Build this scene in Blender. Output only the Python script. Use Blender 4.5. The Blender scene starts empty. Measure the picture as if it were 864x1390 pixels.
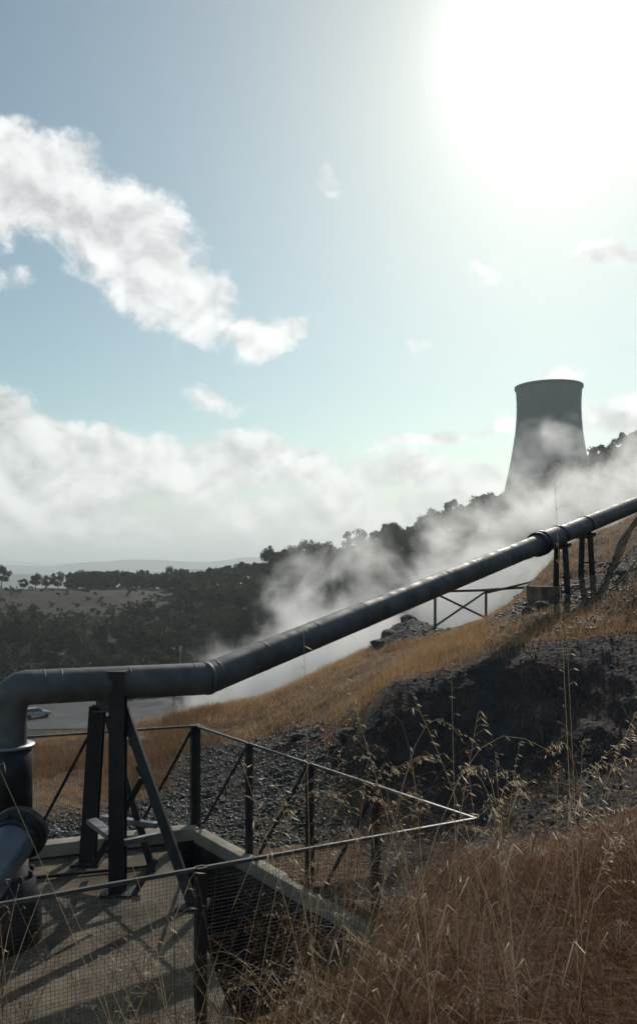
import bpy, math, random
import numpy as np
from mathutils import Vector, Matrix

R = math.radians
rng = np.random.default_rng(7)
random.seed(7)
sc = bpy.context.scene
COL = sc.collection

# ------------------------------------------------------------------ camera
F = 1150.0            # focal length expressed in photo pixels (864 x 1390)
U0, V0 = 432.0, 775.0  # principal column, horizon row
cam_d = bpy.data.cameras.new('camera')
cam_d.sensor_fit = 'VERTICAL'
cam_d.sensor_height = 36.0
cam_d.sensor_width = 36.0
cam_d.lens = 36.0 * F / 1390.0
cam_d.shift_y = (V0 - 695.0) / 1390.0
cam_d.clip_start = 0.05
cam_d.clip_end = 60000
cam = bpy.data.objects.new('camera', cam_d)
COL.objects.link(cam)
cam.location = (0, 0, 0)
cam.rotation_euler = (R(90), 0, 0)
sc.camera = cam

# ------------------------------------------------------------------ exposure / render
sc.view_settings.view_transform = 'Standard'
sc.view_settings.look = 'None'
sc.view_settings.gamma = 1.0
sc.view_settings.use_curve_mapping = False
sc.view_settings.exposure = -0.4
sc.render.engine = 'CYCLES'
cy = sc.cycles
cy.max_bounces = 6
cy.diffuse_bounces = 3
cy.glossy_bounces = 2
cy.transmission_bounces = 4
cy.transparent_max_bounces = 12
cy.volume_bounces = 3
cy.volume_max_steps = 256
cy.use_denoising = True
cy.sample_clamp_indirect = 6.0
cy.use_adaptive_sampling = True
cy.adaptive_threshold = 0.04
cy.adaptive_min_samples = 16

# ------------------------------------------------------------------ sun + sky
SUN_U, SUN_V = 755.0, 46.0
SD = Vector(((SUN_U - U0) / F, 1.0, (V0 - SUN_V) / F)).normalized()
SUN_EL = math.asin(SD.z)
SUN_AZ = math.atan2(SD.x, SD.y)
sun_d = bpy.data.lights.new('sun', 'SUN')
sun_d.energy = 3.6
sun_d.angle = R(0.5)
sun_d.color = (1.0, 0.94, 0.84)
sun = bpy.data.objects.new('sun', sun_d)
COL.objects.link(sun)
sun.location = (30, 60, 60)
sun.rotation_euler = SD.to_track_quat('Z', 'Y').to_euler()

world = bpy.data.worlds.new('World')
sc.world = world
world.use_nodes = True


class NT:
    """tiny node-tree writer"""
    def __init__(self, tree):
        self.t = tree
        self.n = tree.nodes
        self.l = tree.links

    def new(self, typ, **kw):
        nd = self.n.new(typ)
        for k, v in kw.items():
            setattr(nd, k, v)
        return nd

    def put(self, sock, val):
        if val is None:
            return
        if hasattr(val, 'is_linked') or isinstance(val, bpy.types.NodeSocket):
            self.l.new(val, sock)
        else:
            sock.default_value = val

    def m(self, op, a=None, b=None, c=None, clamp=False):
        nd = self.new('ShaderNodeMath', operation=op, use_clamp=clamp)
        for i, v in enumerate((a, b, c)):
            if v is not None:
                self.put(nd.inputs[i], v)
        return nd.outputs[0]

    def vm(self, op, a=None, b=None, out=0, scale=None):
        nd = self.new('ShaderNodeVectorMath', operation=op)
        if a is not None: self.put(nd.inputs[0], a)
        if b is not None: self.put(nd.inputs[1], b)
        if scale is not None: self.put(nd.inputs['Scale'], scale)
        return nd.outputs[out]

    def mix(self, f, a, b, typ='MIX'):
        nd = self.new('ShaderNodeMix', data_type='RGBA', blend_type=typ)
        self.put(nd.inputs[0], f)
        self.put(nd.inputs[6], a)
        self.put(nd.inputs[7], b)
        return nd.outputs[2]

    def noise(self, vec, scale, detail=4, rough=0.55, dist=0.0, dim='3D', out=0, lac=2.0):
        nd = self.new('ShaderNodeTexNoise', noise_dimensions=dim)
        if vec is not None: self.put(nd.inputs['Vector'], vec)
        nd.inputs['Scale'].default_value = scale
        nd.inputs['Detail'].default_value = detail
        nd.inputs['Roughness'].default_value = rough
        nd.inputs['Lacunarity'].default_value = lac
        nd.inputs['Distortion'].default_value = dist
        return nd.outputs[out]

    def smooth(self, x, lo, hi, a=0.0, b=1.0):
        nd = self.new('ShaderNodeMapRange', interpolation_type='SMOOTHSTEP')
        self.put(nd.inputs[0], x)
        for i, v in enumerate((lo, hi, a, b)):
            self.put(nd.inputs[i + 1], v)
        return nd.outputs[0]

    def ramp(self, x, stops):
        nd = self.new('ShaderNodeValToRGB')
        self.put(nd.inputs[0], x)
        cr = nd.color_ramp
        while len(cr.elements) < len(stops):
            cr.elements.new(0.5)
        for e, (p, c) in zip(cr.elements, stops):
            e.position = p
            e.color = (c[0], c[1], c[2], 1)
        return nd.outputs[0]

    def xyz(self, x, y, z):
        nd = self.new('ShaderNodeCombineXYZ')
        for i, v in enumerate((x, y, z)):
            self.put(nd.inputs[i], v)
        return nd.outputs[0]


def azel(u, v):
    x, z = (u - U0) / F, (V0 - v) / F
    return math.atan(x), math.atan2(z, math.hypot(1, x))


# cloud field of the real sky, in azimuth/elevation: centre, radii (photo px), tilt, weight
BLOBS = [
    (-40, 245, 100, 52, 15, 1.1), (45, 250, 95, 54, 28, 1.15), (128, 298, 100, 62, 34, 1.2), (205, 348, 90, 64, 40, 1.2),
    (265, 398, 66, 50, 40, 1.1), (185, 392, 62, 38, 25, .85),
    (350, 452, 48, 32, -12, 1.05), (388, 434, 36, 14, -8, .85),
    (288, 541, 50, 20, 5, .58), (236, 462, 12, 34, 10, .3), (450, 250, 18, 22, 0, .36),
    (822, 352, 52, 17, 0, .95), (690, 345, 42, 26, -15, .36), (648, 362, 26, 14, 0, .38), (566, 458, 36, 12, 0, .3),
    (12, 372, 40, 22, 10, .4),
    (-60, 600, 120, 70, 0, 1.1), (20, 610, 100, 52, 12, 1.1), (140, 628, 100, 48, 0, 1.1), (225, 640, 90, 36, 0, .9),
    (345, 628, 80, 34, 0, 1.1), (430, 648, 100, 36, 14, 1.05), (280, 668, 36, 22, -10, .9), (540, 655, 70, 22, 0, .95), (640, 660, 80, 22, 0, .85),
    (600, 590, 120, 10, -7, .85), (700, 580, 80, 9, -8, .85), (840, 572, 90, 26, 0, 1.0), (760, 518, 40, 16, 0, .7),
    (342, 614, 54, 30, 0, 1.25), (412, 626, 48, 28, 0, 1.2), (300, 640, 44, 26, 0, 1.1), (70, 592, 56, 30, 0, 1.25), (150, 606, 50, 26, 0, 1.2), (590, 648, 44, 22, 0, 1.15), (655, 652, 44, 24, 0, 1.15), (0, 572, 46, 36, 0, 1.2),
    (1000, 560, 130, 60, 0, 1.1), (-260, 420, 140, 80, 20, 1.0),
    (190, 722, 70, 22, 0, .75), (480, 700, 260, 36, 0, .85), (60, 700, 170, 46, 0, .9), (300, 640, 200, 46, 0, .9), (90, 650, 160, 46, 0, 1.0), (540, 640, 120, 30, 0, .85),
]

g = bpy.data.node_groups.new('cloud_density', 'ShaderNodeTree')
g.interface.new_socket('P', in_out='INPUT', socket_type='NodeSocketVector')
g.interface.new_socket('Density', in_out='OUTPUT', socket_type='NodeSocketFloat')
g.interface.new_socket('Lit', in_out='OUTPUT', socket_type='NodeSocketFloat')
G = NT(g)
gi, go_ = G.new('NodeGroupInput'), G.new('NodeGroupOutput')
P = gi.outputs[0]
warp = G.noise(P, 11.0, 6, .65, out=1)
warp = G.vm('SUBTRACT', warp, (0.5, 0.5, 0.5))
P2 = G.vm('ADD', P, G.vm('SCALE', warp, scale=0.075))
acc = None
for (u, v, rx, ry, tilt, wgt) in BLOBS:
    a, e = azel(u, v)
    mp = G.new('ShaderNodeMapping', vector_type='TEXTURE')
    G.put(mp.inputs[0], P2)
    mp.inputs[1].default_value = (a, e, 0)
    mp.inputs[2].default_value = (0, 0, R(-tilt))
    mp.inputs[3].default_value = (rx / F * 1.25, ry / F * 1.25, 1)
    ln = G.vm('LENGTH', mp.outputs[0], out=1)
    k = G.smooth(ln, 0.15, 1.25, wgt, 0.0)
    acc = k if acc is None else G.m('MAXIMUM', acc, k)
n1 = G.noise(G.vm('MULTIPLY', P, (1.0, 1.2, 1.0)), 13.0, 10, .62, 0.25)
n2 = G.noise(P, 48.0, 8, .68)
nn = G.m('ADD', G.m('MULTIPLY', G.m('SUBTRACT', n1, .5), 1.9), G.m('MULTIPLY', G.m('SUBTRACT', n2, .5), .8))
dens = G.m('MULTIPLY', G.m('ADD', acc, nn), G.smooth(acc, 0.0, .3))
G.l.new(dens, go_.inputs[0])
# light side of each puff: the same noise looked up a little towards the sun
Po = G.vm('ADD', P, (0.008, 0.018, 0.0))
n3 = G.noise(G.vm('MULTIPLY', Po, (1.0, 1.2, 1.0)), 13.0, 6, .58, 0.25)
G.l.new(G.m('MULTIPLY', G.m('SUBTRACT', n1, n3), 2.3), go_.inputs[1])

W = NT(world.node_tree)
W.n.clear()
tc = W.new('ShaderNodeTexCoord')
D = W.vm('NORMALIZE', tc.outputs['Generated'])
sep = W.new('ShaderNodeSeparateXYZ'); W.l.new(D, sep.inputs[0])
az = W.m('ARCTAN2', sep.outputs[0], sep.outputs[1])
el = W.m('ARCSINE', sep.outputs[2])
PV = W.xyz(az, el, 0.0)
sky = W.new('ShaderNodeTexSky', sky_type='NISHITA')
sky.sun_disc = False
sky.sun_elevation = SUN_EL
sky.sun_rotation = SUN_AZ
sky.altitude = 400
sky.air_density = 1.0
sky.dust_density = 0.6
sky.ozone_density = 1.0
skyc = W.mix(1.0, sky.outputs[0], (1.20, 1.27, 1.06, 1), 'MULTIPLY')
# thin bright circumsolar veil (hazy air around the sun)
dot = W.m('MAXIMUM', W.vm('DOT_PRODUCT', D, tuple(SD), out=1), 0.0)
veil = W.m('ADD', W.m('MULTIPLY', W.m('POWER', dot, 310.0), 15.0), W.m('MULTIPLY', W.m('POWER', dot, 9.0), 1.5))
veilc = W.vm('SCALE', (0.99, 1.0, 0.99), scale=veil)
base = W.vm('ADD', skyc, veilc)
def cd(vec):
    nd = W.new('ShaderNodeGroup'); nd.node_tree = g
    W.l.new(vec, nd.inputs[0])
    return nd.outputs
d0, lit = cd(PV)
cover = W.smooth(d0, 0.15, .85)
shade = W.smooth(lit, -0.5, 0.4, 0.0, 1.0)
thick = W.smooth(d0, 0.5, 1.5)
# cloud brightness: lit edges bright, thick parts greyer, brighter towards the sun
cb = W.m('ADD', 8.5, W.m('MULTIPLY', shade, 6.6))
cb = W.m('SUBTRACT', cb, W.m('MULTIPLY', thick, 1.6))
cb = W.m('ADD', cb, W.m('MULTIPLY', veil, 1.7))
cloudc = W.vm('SCALE', (1.0, 1.0, 0.985), scale=cb)
cover = W.m('MULTIPLY', cover, 0.86)
final = W.mix(cover, base, cloudc)
# low haze bank near the horizon
hz = W.m('POWER', W.smooth(el, 0.0, 0.165, 1.0, 0.0), 1.0)
hz = W.m('MULTIPLY', hz, .9)
hb = W.m('ADD', 9.0, W.m('MULTIPLY', veil, .5))
final = W.mix(hz, final, W.mix(W.smooth(d0, .3, 1.1, 0.0, .75), W.vm('SCALE', (.95, .99, 1.0), scale=hb), cloudc))
bg = W.new('ShaderNodeBackground')
W.l.new(final, bg.inputs[0])
bg.inputs[1].default_value = 0.1
wo = W.new('ShaderNodeOutputWorld')
W.l.new(bg.outputs[0], wo.inputs[0])
world.cycles.sampling_method = 'MANUAL'
world.cycles.sample_map_resolution = 512

# ------------------------------------------------------------------ helpers
def at(u, v, d):
    return Vector(((u - U0) / F * d, d, (V0 - v) / F * d))


def mat(name, col=(0.5, 0.5, 0.5), rough=0.8, metal=0.0, var=0.25, scale=6.0, bump=0.0, bscale=40.0, col2=None, spec=0.4, det=6):
    m = bpy.data.materials.new(name)
    m.use_nodes = True
    T = NT(m.node_tree)
    b = T.n['Principled BSDF']
    tcn = T.new('ShaderNodeTexCoord')
    vec = tcn.outputs['Object']
    n = T.noise(vec, scale, det, .62)
    c2 = col2 or tuple(c * (1 - var) for c in col)
    c1 = tuple(min(1, c * (1 + var * .6)) for c in col)
    T.l.new(T.ramp(n, [(.32, c2), (.68, c1)]), b.inputs['Base Color'])
    rr = T.smooth(T.noise(vec, scale * 2.3, 5), .3, .7, max(0, rough - .1), min(1, rough + .1))
    T.l.new(rr, b.inputs['Roughness'])
    b.inputs['Metallic'].default_value = metal
    b.inputs['Specular IOR Level'].default_value = spec
    if bump:
        bn = T.new('ShaderNodeBump')
        bn.inputs['Strength'].default_value = bump
        bn.inputs['Distance'].default_value = 0.02
        T.l.new(T.noise(vec, bscale, 6, .65), bn.inputs['Height'])
        T.l.new(bn.outputs[0], b.inputs['Normal'])
    return m


def leafmat(name, stops, trans=0.45, gloss=.05):
    """thin plant matter; colour varies per blade or leaf, part of the light passes through"""
    m = bpy.data.materials.new(name)
    m.use_nodes = True
    T = NT(m.node_tree)
    T.n.remove(T.n['Principled BSDF'])
    geo = T.new('ShaderNodeNewGeometry')
    ob = T.new('ShaderNodeTexCoord')
    r = T.m('ADD', T.m('MULTIPLY', geo.outputs['Random Per Island'], .65),
            T.m('MULTIPLY', T.noise(ob.outputs['Object'], .9, 3), .5), clamp=True)
    c = T.ramp(r, stops)
    df = T.new('ShaderNodeBsdfDiffuse'); T.l.new(c, df.inputs[0])
    tr = T.new('ShaderNodeBsdfTranslucent'); T.l.new(c, tr.inputs[0])
    mx = T.new('ShaderNodeMixShader'); mx.inputs[0].default_value = trans
    T.l.new(df.outputs[0], mx.inputs[1]); T.l.new(tr.outputs[0], mx.inputs[2])
    gl = T.new('ShaderNodeBsdfGlossy'); gl.inputs['Roughness'].default_value = .45
    gl.inputs[0].default_value = (.8, .8, .8, 1)
    mx2 = T.new('ShaderNodeMixShader'); mx2.inputs[0].default_value = gloss
    T.l.new(mx.outputs[0], mx2.inputs[1]); T.l.new(gl.outputs[0], mx2.inputs[2])
    T.l.new(mx2.outputs[0], T.n['Material Output'].inputs[0])
    return m


def mesh_np(name, V, faces_flat, sizes, m, smooth=False):
    me = bpy.data.meshes.new(name)
    V = np.asarray(V, dtype=np.float32)
    faces_flat = np.asarray(faces_flat, dtype=np.int32)
    sizes = np.asarray(sizes, dtype=np.int32)
    me.vertices.add(len(V)); me.vertices.foreach_set('co', V.ravel())
    me.loops.add(len(faces_flat)); me.loops.foreach_set('vertex_index', faces_flat)
    me.polygons.add(len(sizes))
    st = np.concatenate([[0], np.cumsum(sizes)[:-1]]).astype(np.int32)
    me.polygons.foreach_set('loop_start', st)
    me.polygons.foreach_set('loop_total', sizes)
    if smooth:
        me.polygons.foreach_set('use_smooth', np.ones(len(sizes), dtype=bool))
    me.update(calc_edges=True)
    me.validate()
    if m is not None:
        me.materials.append(m)
    return me


class MB:
    """collects shapes into one mesh"""
    def __init__(self):
        self.v = []; self.f = []; self.s = []

    def add(self, vs, fs, smooth=False):
        o = len(self.v)
        self.v.extend([tuple(p) for p in vs])
        self.f.extend([tuple(i + o for i in q) for q in fs])
        self.s.extend([smooth] * len(fs))
        return self

    def box(self, c, s, rz=0.0):
        hx, hy, hz = s[0] / 2, s[1] / 2, s[2] / 2
        M = Matrix.Rotation(rz, 3, 'Z')
        vs = [Vector(c) + M @ Vector((x * hx, y * hy, z * hz)) for x in (-1, 1) for y in (-1, 1) for z in (-1, 1)]
        return self.add(vs, [(0, 1, 3, 2), (4, 6, 7, 5), (0, 4, 5, 1), (2, 3, 7, 6), (0, 2, 6, 4), (1, 5, 7, 3)])

    def frame(self, a, b, up=(0, 0, 1)):
        a, b = Vector(a), Vector(b)
        t = (b - a).normalized()
        upv = Vector(up)
        if abs(t.dot(upv)) > .98:
            upv = Vector((0, 1, 0))
        s = t.cross(upv).normalized()
        return a, b, t, s, s.cross(t).normalized()

    def bar(self, a, b, w, h, up=(0, 0, 1), off=(0, 0)):
        """rectangular bar: w sideways, h along up"""
        a, b, t, s, n = self.frame(a, b, up)
        o = s * off[0] + n * off[1]
        vs = [p + o + s * (x * w / 2) + n * (y * h / 2) for p in (a, b) for x, y in ((-1, -1), (1, -1), (1, 1), (-1, 1))]
        return self.add(vs, [(0, 3, 2, 1), (4, 5, 6, 7), (0, 1, 5, 4), (1, 2, 6, 5), (2, 3, 7, 6), (3, 0, 4, 7)])

    def hbeam(self, a, b, w, h, tk=0.012, up=(0, 1, 0)):
        """H section: flanges of width w, depth h along up"""
        a, b, t, s, n = self.frame(a, b, up)
        x, y = w / 2, h / 2
        k = tk / 2
        prof = [(-x, -y), (x, -y), (x, -y + tk), (k, -y + tk), (k, y - tk), (x, y - tk), (x, y), (-x, y),
                (-x, y - tk), (-k, y - tk), (-k, -y + tk), (-x, -y + tk)]
        N = len(prof)
        vs = [p + s * q[0] + n * q[1] for p in (a, b) for q in prof]
        fs = [(i, (i + 1) % N, N + (i + 1) % N, N + i) for i in range(N)]
        fs += [tuple(range(N))[::-1], tuple(range(N, 2 * N))]
        return self.add(vs, fs)

    def angle(self, a, b, w, tk=0.006, up=(0, 0, 1), flip=1):
        """L section: one leg flat on top, one hanging down"""
        a, b, t, s, n = self.frame(a, b, up)
        prof = [(0, 0), (w * flip, 0), (w * flip, -tk), (tk * flip, -tk), (tk * flip, -w), (0, -w)]
        N = 6
        vs = [p + s * q[0] + n * q[1] for p in (a, b) for q in prof]
        fs = [(i, (i + 1) % N, N + (i + 1) % N, N + i) for i in range(N)]
        fs += [tuple(range(N))[::-1], tuple(range(N, 2 * N))]
        return self.add(vs, fs)

    def tube(self, pts, rad, seg=12, caps=True, smooth=True):
        pts = [Vector(p) for p in pts]
        n = len(pts)
        if not hasattr(rad, '__len__'):
            rad = [rad] * n
        vs, fs = [], []
        t0 = (pts[1] - pts[0]).normalized()
        ref = Vector((0, 0, 1)) if abs(t0.z) < .9 else Vector((0, 1, 0))
        s = t0.cross(ref).normalized()
        for i, p in enumerate(pts):
            ta = (pts[min(i + 1, n - 1)] - pts[max(i - 1, 0)]).normalized()
            s = (s - ta * s.dot(ta)).normalized()
            q = ta.cross(s)
            # mitre scale so that a bent tube keeps its section
            sc_ = 1.0
            if 0 < i < n - 1:
                c = (pts[i] - pts[i - 1]).normalized().dot((pts[i + 1] - pts[i]).normalized())
                sc_ = 1.0 / max(.5, math.sqrt((1 + c) / 2))
            bend = None
            if 0 < i < n - 1 and sc_ > 1.0005:
                bend = ((pts[i + 1] - pts[i]).normalized() - (pts[i] - pts[i - 1]).normalized()).normalized()
            for k in range(seg):
                an = 2 * math.pi * k / seg
                o = (s * math.cos(an) + q * math.sin(an)) * rad[i]
                if bend is not None:
                    o = o + bend * (o.dot(bend) * (sc_ - 1))
                vs.append(p + o)
        for i in range(n - 1):
            for k in range(seg):
                k2 = (k + 1) % seg
                fs.append((i * seg + k, i * seg + k2, (i + 1) * seg + k2, (i + 1) * seg + k))
        self.add(vs, fs, smooth)
        if caps:
            self.add(vs[:seg], [tuple(range(seg))[::-1]])
            self.add(vs[-seg:], [tuple(range(seg))])
        return self

    def lathe(self, c, prof, seg=32, axis=(0, 0, 1), smooth=True):
        c = Vector(c); ax = Vector(axis).normalized()
        ref = Vector((0, 0, 1)) if abs(ax.z) < .9 else Vector((1, 0, 0))
        s = ax.cross(ref).normalized(); q = ax.cross(s)
        vs = [c + ax * z + (s * math.cos(2 * math.pi * k / seg) + q * math.sin(2 * math.pi * k / seg)) * r
              for (r, z) in prof for k in range(seg)]
        fs = [(i * seg + k, i * seg + (k + 1) % seg, (i + 1) * seg + (k + 1) % seg, (i + 1) * seg + k)
              for i in range(len(prof) - 1) for k in range(seg)]
        return self.add(vs, fs, smooth)

    def prism(self, poly, z0, z1):
        N = len(poly)
        vs = [(p[0], p[1], z) for z in (z0, z1) for p in poly]
        fs = [(i, (i + 1) % N, N + (i + 1) % N, N + i) for i in range(N)]
        fs += [tuple(range(N))[::-1], tuple(range(N, 2 * N))]
        return self.add(vs, fs)

    def build(self, name, m, parent=None, bevel=0.0):
        me = bpy.data.meshes.new(name)
        me.from_pydata(self.v, [], self.f)
        me.polygons.foreach_set('use_smooth', self.s)
        me.update()
        if m is not None:
            me.materials.append(m)
        o = bpy.data.objects.new(name, me)
        COL.objects.link(o)
        if parent is not None:
            o.parent = parent
            o.matrix_parent_inverse = parent.matrix_basis.inverted()
        if bevel:
            b = o.modifiers.new('bevel', 'BEVEL')
            b.width = bevel; b.segments = 2; b.limit_method = 'ANGLE'
        return o


def tag(o, label=None, cat=None, group=None, kind=None):
    if label: o['label'] = label
    if cat: o['category'] = cat
    if group: o['group'] = group
    if kind: o['kind'] = kind
    return o


def thing(name, loc, label, cat, group=None):
    o = bpy.data.objects.new(name, None)
    COL.objects.link(o)
    o.location = loc
    o.empty_display_size = .2
    return tag(o, label, cat, group)


def link(name, me, parent=None):
    o = bpy.data.objects.new(name, me)
    COL.objects.link(o)
    if parent is not None:
        o.parent = parent
        o.matrix_parent_inverse = parent.matrix_basis.inverted()
    return o


def copy_tree(o, parent=None):
    c = o.copy()
    COL.objects.link(c)
    if parent is not None:
        c.parent = parent
    for ch in o.children:
        copy_tree(ch, c)
    return c

# ------------------------------------------------------------------ terrain function
def vnoise(x, y, seed=0):
    xi = np.floor(x).astype(np.int64); yi = np.floor(y).astype(np.int64)
    fx = x - xi; fy = y - yi
    fx = fx * fx * (3 - 2 * fx); fy = fy * fy * (3 - 2 * fy)
    def h(a, b):
        n = (a * 374761393 + b * 668265263 + seed * 1442695041) & 0x7fffffff
        n = ((n ^ (n >> 13)) * 1274126177) & 0x7fffffff
        n = n ^ (n >> 16)
        return (n & 0xffff) / 65535.0
    return (h(xi, yi) * (1 - fx) + h(xi + 1, yi) * fx) * (1 - fy) + (h(xi, yi + 1) * (1 - fx) + h(xi + 1, yi + 1) * fx) * fy


def fbm(x, y, oct=4, seed=0, gain=.5):
    s = 0; a = 1; t = 0
    for i in range(oct):
        s = s + a * (vnoise(x * 2 ** i + 17.3 * i, y * 2 ** i - 9.1 * i, seed + i) - .5)
        t += a; a *= gain
    return s / t * 2


FARZ = [(420, -30), (600, -70), (900, -110), (1500, -120)]
TAB = {   # column (photo px) -> (depth, height) profile
    -600: [(.5, -1.9), (2, -2.6), (4, -2.9), (7, -3.0), (10, -3.1), (14, -3.5), (20, -4.8), (30, -9), (45, -14), (70, -18), (100, -22), (150, -22), (180, -17), (220, -12), (260, -9), (300, -9), (350, -14)],
    0: [(.5, -1.75), (1.5, -2.1), (3, -2.75), (5, -2.85), (7.5, -2.85), (10, -3.0), (12, -3.2), (14, -3.35), (17, -3.5), (20, -4.3), (26, -7.5), (45, -14), (70, -18), (100, -22), (150, -22), (180, -14), (220, -9), (255, -5.4), (300, -6), (350, -12)],
    150: [(.5, -1.7), (1.5, -1.95), (3, -2.6), (5, -2.85), (7.5, -2.85), (10, -2.95), (12, -3.1), (14, -3.15), (17, -3.15), (20, -3.9), (26, -6.5), (45, -13), (70, -18), (100, -22), (150, -22), (180, -13.5), (220, -8.3), (255, -5.3), (300, -6), (350, -11)],
    265: [(.5, -1.65), (1.5, -1.85), (3, -2.4), (5, -2.85), (9, -2.85), (12, -2.95), (14, -2.9), (17, -2.8), (20, -3.3), (26, -5.5), (45, -12), (70, -18), (100, -22), (150, -22), (180, -14), (220, -9), (260, -6), (300, -6.5), (350, -11)],
    350: [(.5, -1.62), (1.5, -1.8), (3, -2.25), (4.5, -2.7), (9, -2.85), (12, -2.75), (14, -2.68), (16, -2.5), (18, -2.75), (21, -3.3), (26, -5), (45, -11), (70, -17), (100, -22), (150, -22), (180, -14), (220, -9), (260, -5), (290, -3), (350, -8)],
    450: [(.5, -1.6), (1.5, -1.75), (3, -2.05), (4.5, -2.4), (6, -2.75), (9, -2.8), (10, -2.6), (12, -2.3), (14, -2.05), (16, -1.93), (18, -2.05), (21, -2.5), (26, -4), (45, -9.5), (70, -16), (100, -20), (150, -20), (180, -13), (220, -7), (260, -1.5), (290, 1), (350, -4)],
    520: [(.5, -1.6), (1.5, -1.66), (3, -1.85), (4.5, -2.05), (5.5, -2.4), (7, -2.75), (8.5, -2.85), (9.2, -2.7), (10, -2.15), (10.6, -1.5), (11.3, -1.5), (12.5, -1.55), (15, -1.6), (18, -1.65), (19, -1.55), (21.5, -1.75), (24, -2.5), (30, -4.5), (45, -8), (70, -15), (100, -19), (150, -19), (180, -12), (220, -5), (260, 2), (290, 6), (350, 2)],
    548: [(.5, -1.6), (1.5, -1.64), (3, -1.8), (4.5, -1.9), (5.5, -2.2), (7, -2.65), (8.4, -2.83), (9.2, -2.7), (10, -2.2), (10.7, -1.43), (11.4, -1.42), (12.5, -1.42), (15, -1.47), (17.2, -1.52), (18.6, -1.2), (20, -.98), (21.5, -1.05), (23, -1.8), (29, -3.6), (45, -7.5), (70, -14.5), (100, -18.5), (150, -18.5), (180, -11), (220, -3.5), (260, 5), (290, 9), (350, 6)],
    600: [(.5, -1.6), (1.5, -1.62), (3, -1.75), (4.5, -1.78), (5.6, -1.92), (7, -2.5), (8.3, -2.8), (9.2, -2.65), (10, -2.15), (10.9, -1.35), (11.5, -1.27), (12.5, -1.22), (15, -1.22), (18, -1.4), (22, -1.6), (26, -1.95), (32, -3.2), (45, -7), (70, -14), (100, -18), (150, -18), (180, -10), (220, -2), (260, 8), (290, 13), (350, 12)],
    645: [(.5, -1.58), (1.5, -1.62), (3, -1.75), (4.5, -1.8), (5.6, -1.92), (6.8, -2.45), (8, -2.7), (9, -2.52), (10, -1.95), (10.8, -1.2), (11.5, -1.1), (12.5, -1.02), (15, -.97), (20, -1.28), (26, -1.5), (32, -2.8), (45, -6.5), (70, -13), (100, -17), (150, -16), (180, -8), (220, 1), (260, 12), (290, 18), (350, 18)],
    700: [(.5, -1.56), (1.5, -1.6), (3, -1.7), (4.5, -1.7), (5.7, -1.85), (6.6, -2.35), (8, -2.6), (9, -2.38), (10, -1.78), (10.8, -1.1), (11.5, -.98), (12.5, -.85), (15, -.6), (18, -.62), (22, -.95), (28, -1.8), (45, -6), (70, -12), (100, -16), (150, -14), (180, -6), (220, 4), (260, 16), (290, 23), (350, 24)],
    750: [(.5, -1.55), (1.5, -1.58), (3, -1.65), (4.5, -1.65), (5.6, -1.8), (6.5, -2.3), (7.8, -2.6), (9, -2.2), (10, -1.6), (10.9, -.92), (11.5, -.84), (12.5, -.7), (14.4, -.42), (16, -.05), (18, .35), (22, .15), (28, -1), (45, -5), (70, -11), (100, -15), (150, -12), (180, -3), (220, 8), (260, 21), (290, 28), (350, 30)],
    805: [(.5, -1.54), (1.5, -1.56), (3, -1.61), (4.5, -1.6), (5.6, -1.74), (6.5, -2.2), (7.8, -2.42), (9, -2.0), (10, -1.5), (10.9, -.93), (11.5, -.86), (12.5, -.74), (14.9, -.40), (16.5, .18), (18, .83), (21, .9), (26, .3), (45, -4), (70, -10), (100, -13), (150, -10), (180, 0), (220, 12), (260, 26), (290, 34), (350, 36)],
    864: [(.5, -1.53), (1.5, -1.55), (3, -1.58), (4.5, -1.55), (5.6, -1.68), (6.6, -2.1), (7.8, -2.25), (9, -1.85), (10, -1.35), (10.9, -.86), (11.5, -.7), (12.5, -.25), (14, .3), (16, .85), (17.5, 1.1), (20, 1.2), (25, .9), (45, -3), (70, -8), (100, -10), (150, -6), (180, 3), (220, 16), (260, 31), (290, 40), (350, 42)],
    1100: [(.5, -1.5), (1.5, -1.4), (3, -1.2), (4.5, -1.1), (6, -1.1), (7, -1.2), (8, -.9), (10, 0), (12, 1.0), (15, 2.6), (18, 3.8), (25, 5), (45, 5), (70, 4), (100, 5), (150, 10), (220, 32), (290, 58), (350, 60)],
    1600: [(.5, -1.4), (1.5, -1.1), (3, -.6), (6, .2), (10, 2), (15, 5), (25, 9), (45, 13), (100, 18), (220, 50), (350, 80)],
}
_us = np.array(sorted(TAB), float)
_ld = np.linspace(math.log(.4), math.log(1500), 420)
_cols = []
for u in sorted(TAB):
    pr = TAB[u] + [(d, z + (TAB[u][-1][1] * .3 if i == 0 else 0)) for i, (d, z) in enumerate(FARZ)]
    _cols.append(np.interp(_ld, np.log([p[0] for p in pr]), [p[1] for p in pr]))
_cols = np.array(_cols)
_uu = np.arange(-600, 1601, 8.0)
_T = np.array([np.interp(_uu, _us, _cols[:, j]) for j in range(len(_ld))])     # [ld, u]
def _blur(A, s, ax):
    k = np.arange(-int(3 * s), int(3 * s) + 1); w = np.exp(-k * k / (2 * s * s)); w /= w.sum()
    P_ = np.concatenate([np.repeat(A.take([0], ax), len(k) // 2, ax), A, np.repeat(A.take([-1], ax), len(k) // 2, ax)], ax)
    return sum(w[i] * P_.take(range(i, i + A.shape[ax]), ax) for i in range(len(k)))
_T = _blur(_blur(_T, 1.6, 0), 2.2, 1)

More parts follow.
